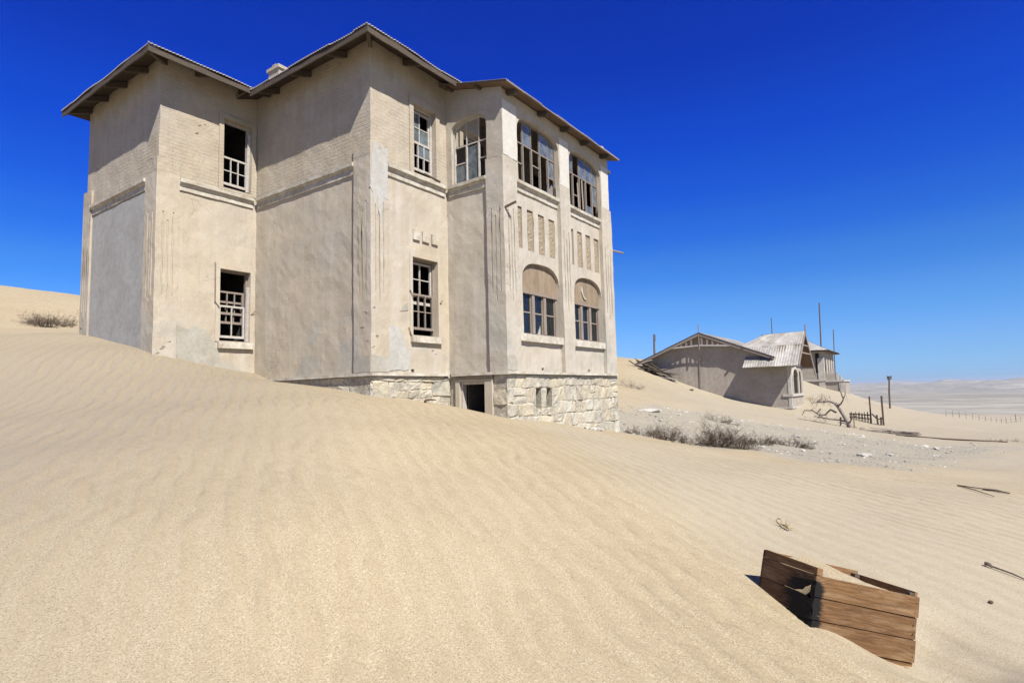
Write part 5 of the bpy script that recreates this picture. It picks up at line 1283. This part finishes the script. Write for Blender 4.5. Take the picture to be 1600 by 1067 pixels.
for k in range(4):     # short left side planks: one with the hole burnt through
    z1, z0 = ez[k]-.002, ez[k+1]+.002
    lo, hi = (TH_, CDp)
    if k == 1: P = [(lo, z1), (hi, z1), (hi-.004, z0), (.21, z0), (.18, z0+.010), (.145, z0+.016), (.118, z0+.044), (.085, z0+.058), (.058, z0+.078), (.046, z0+.070), (.046, z0), (lo, z0)]
    elif k == 2: P = [(lo, z1-.012), (.06, z1-.012), (.13, z1-.004), (.20, z1), (hi, z1), (hi, z0), (lo, z0)]
    elif k == 0: P = [(lo-.02, z1), (hi-.03, z1+.012), (hi, z1+.004), (hi, z0), (lo-.02, z0)]
    else: P = [(lo, z1), (hi, z1), (hi, z0), (lo, z0)]
    mb = MB(); mb.prism([(0.0, y, z) for y, z in P], (TH_*.8, 0, 0)); cpart('plank', mb)
for k in range(4):     # far long side
    z1, z0 = (.052, -.002, -.150, -.30, -.45)[k]-.002, (.052, -.002, -.150, -.30, -.45)[k+1]
    mb = MB(); mb.box(0, CW, CDp-TH_, CDp, z0, z1); cpart('plank', mb)
for k in range(4):     # right short side
    z1, z0 = (.030, -.04, -.190, -.34, -.50)[k]-.002, (.030, -.04, -.190, -.34, -.50)[k+1]
    mb = MB(); mb.box(CW-TH_, CW, TH_+.001, CDp-TH_-.001, z0, z1); cpart('plank', mb)
mb = MB(); mb.box(TH_*.8+.001, .062, TH_+.001, .058, -.55, .045); cpart('corner_post', mb, 'rough_timber')
for y0_, y1_, t_ in ((TH_+.001, .06, .018), (CDp-.07, CDp-TH_-.001, .026)):
    mb = MB(); mb.box(CW-.066, CW-TH_-.001, y0_, y1_, -.55, t_); cpart('corner_post', mb, 'rough_timber')
mb = MB(); mb.box(.001, .040, .001, TH_-.001, .001, .048); cpart('corner_block', mb)
mb = MB(); mb.box(CW-.085, CW-.003, -.014, -.001, -.60, -.485); cpart('patch_board', mb)
mb = MB(); mb.box(CW-.165, CW-.088, -.010, -.001, -.60, -.51); cpart('iron_strap', mb, 'rust')
mb = MB()
for k in range(4):
    for x in (.835,): 
        z = edges[k]-.05; mb.tube([(x+rc.uniform(-.01, .01), -.003, z), (x, .006, z)], .004, 6); mb.tube([(x+rc.uniform(-.01, .01), -.003, z-.06), (x, .006, z-.06)], .004, 6)
cpart('nail', mb, 'rust')
# sand inside, drifted up against the far boards
sd = MB(); nx, ny = 22, 16; g = {}
for i in range(nx+1):
    for j in range(ny+1):
        x = .024+(CW-.048)*i/nx; y = TH_+.002+(CDp-2*TH_-.004)*j/ny; fx, fy = i/nx, j/ny
        z = -.010 + .085*fy*math.exp(-((fx-.45)/.30)**2) - .10*max(0, fx-.70)*fy - .05*math.exp(-((fx-1)/.12)**2)*fy - .24*math.exp(-(x/.11)**2)*max(0, math.sin(min(1, max(0, (y-.04)/.36))*math.pi))**.6 + .006*mnoise.noise(Vector((x*14, y*14, 2)))
        g[i, j] = tuple(mt @ Vector((x, y, z)))
for i in range(nx):
    for j in range(ny): sd.quad(g[i, j], g[i+1, j], g[i+1, j+1], g[i, j+1])
tag(sd.build('sand_fill', bpy.data.materials['desert_sand'], None, smooth=True), 'blown sand filling the wooden crate to its rim', kind='stuff')
grass('thin dry grass blades in the hollow right of the crate', 4.93, .02, 7, .10, 2)

# ------------------------------------------------------------------ thin desert haze: one closed box of air
def build_haze():
    mb = MB(); mb.box(-9500, 13000, -10500, 10500, -70, 40)
    hm = bpy.data.materials.new('desert_air'); hm.use_nodes = True; nt = hm.node_tree; nt.nodes.clear()
    out = nt.nodes.new('ShaderNodeOutputMaterial'); pv = nt.nodes.new('ShaderNodeVolumePrincipled')
    pv.inputs['Color'].default_value = (.80, .88, 1.0, 1); pv.inputs['Density'].default_value = HAZE; pv.inputs['Anisotropy'].default_value = .2
    nt.links.new(pv.outputs[0], out.inputs['Volume'])
    o = mb.build('haze', hm, None); tag(o, 'thin pale haze over the desert plain', kind='stuff')
HAZE = 0.00009
build_haze()
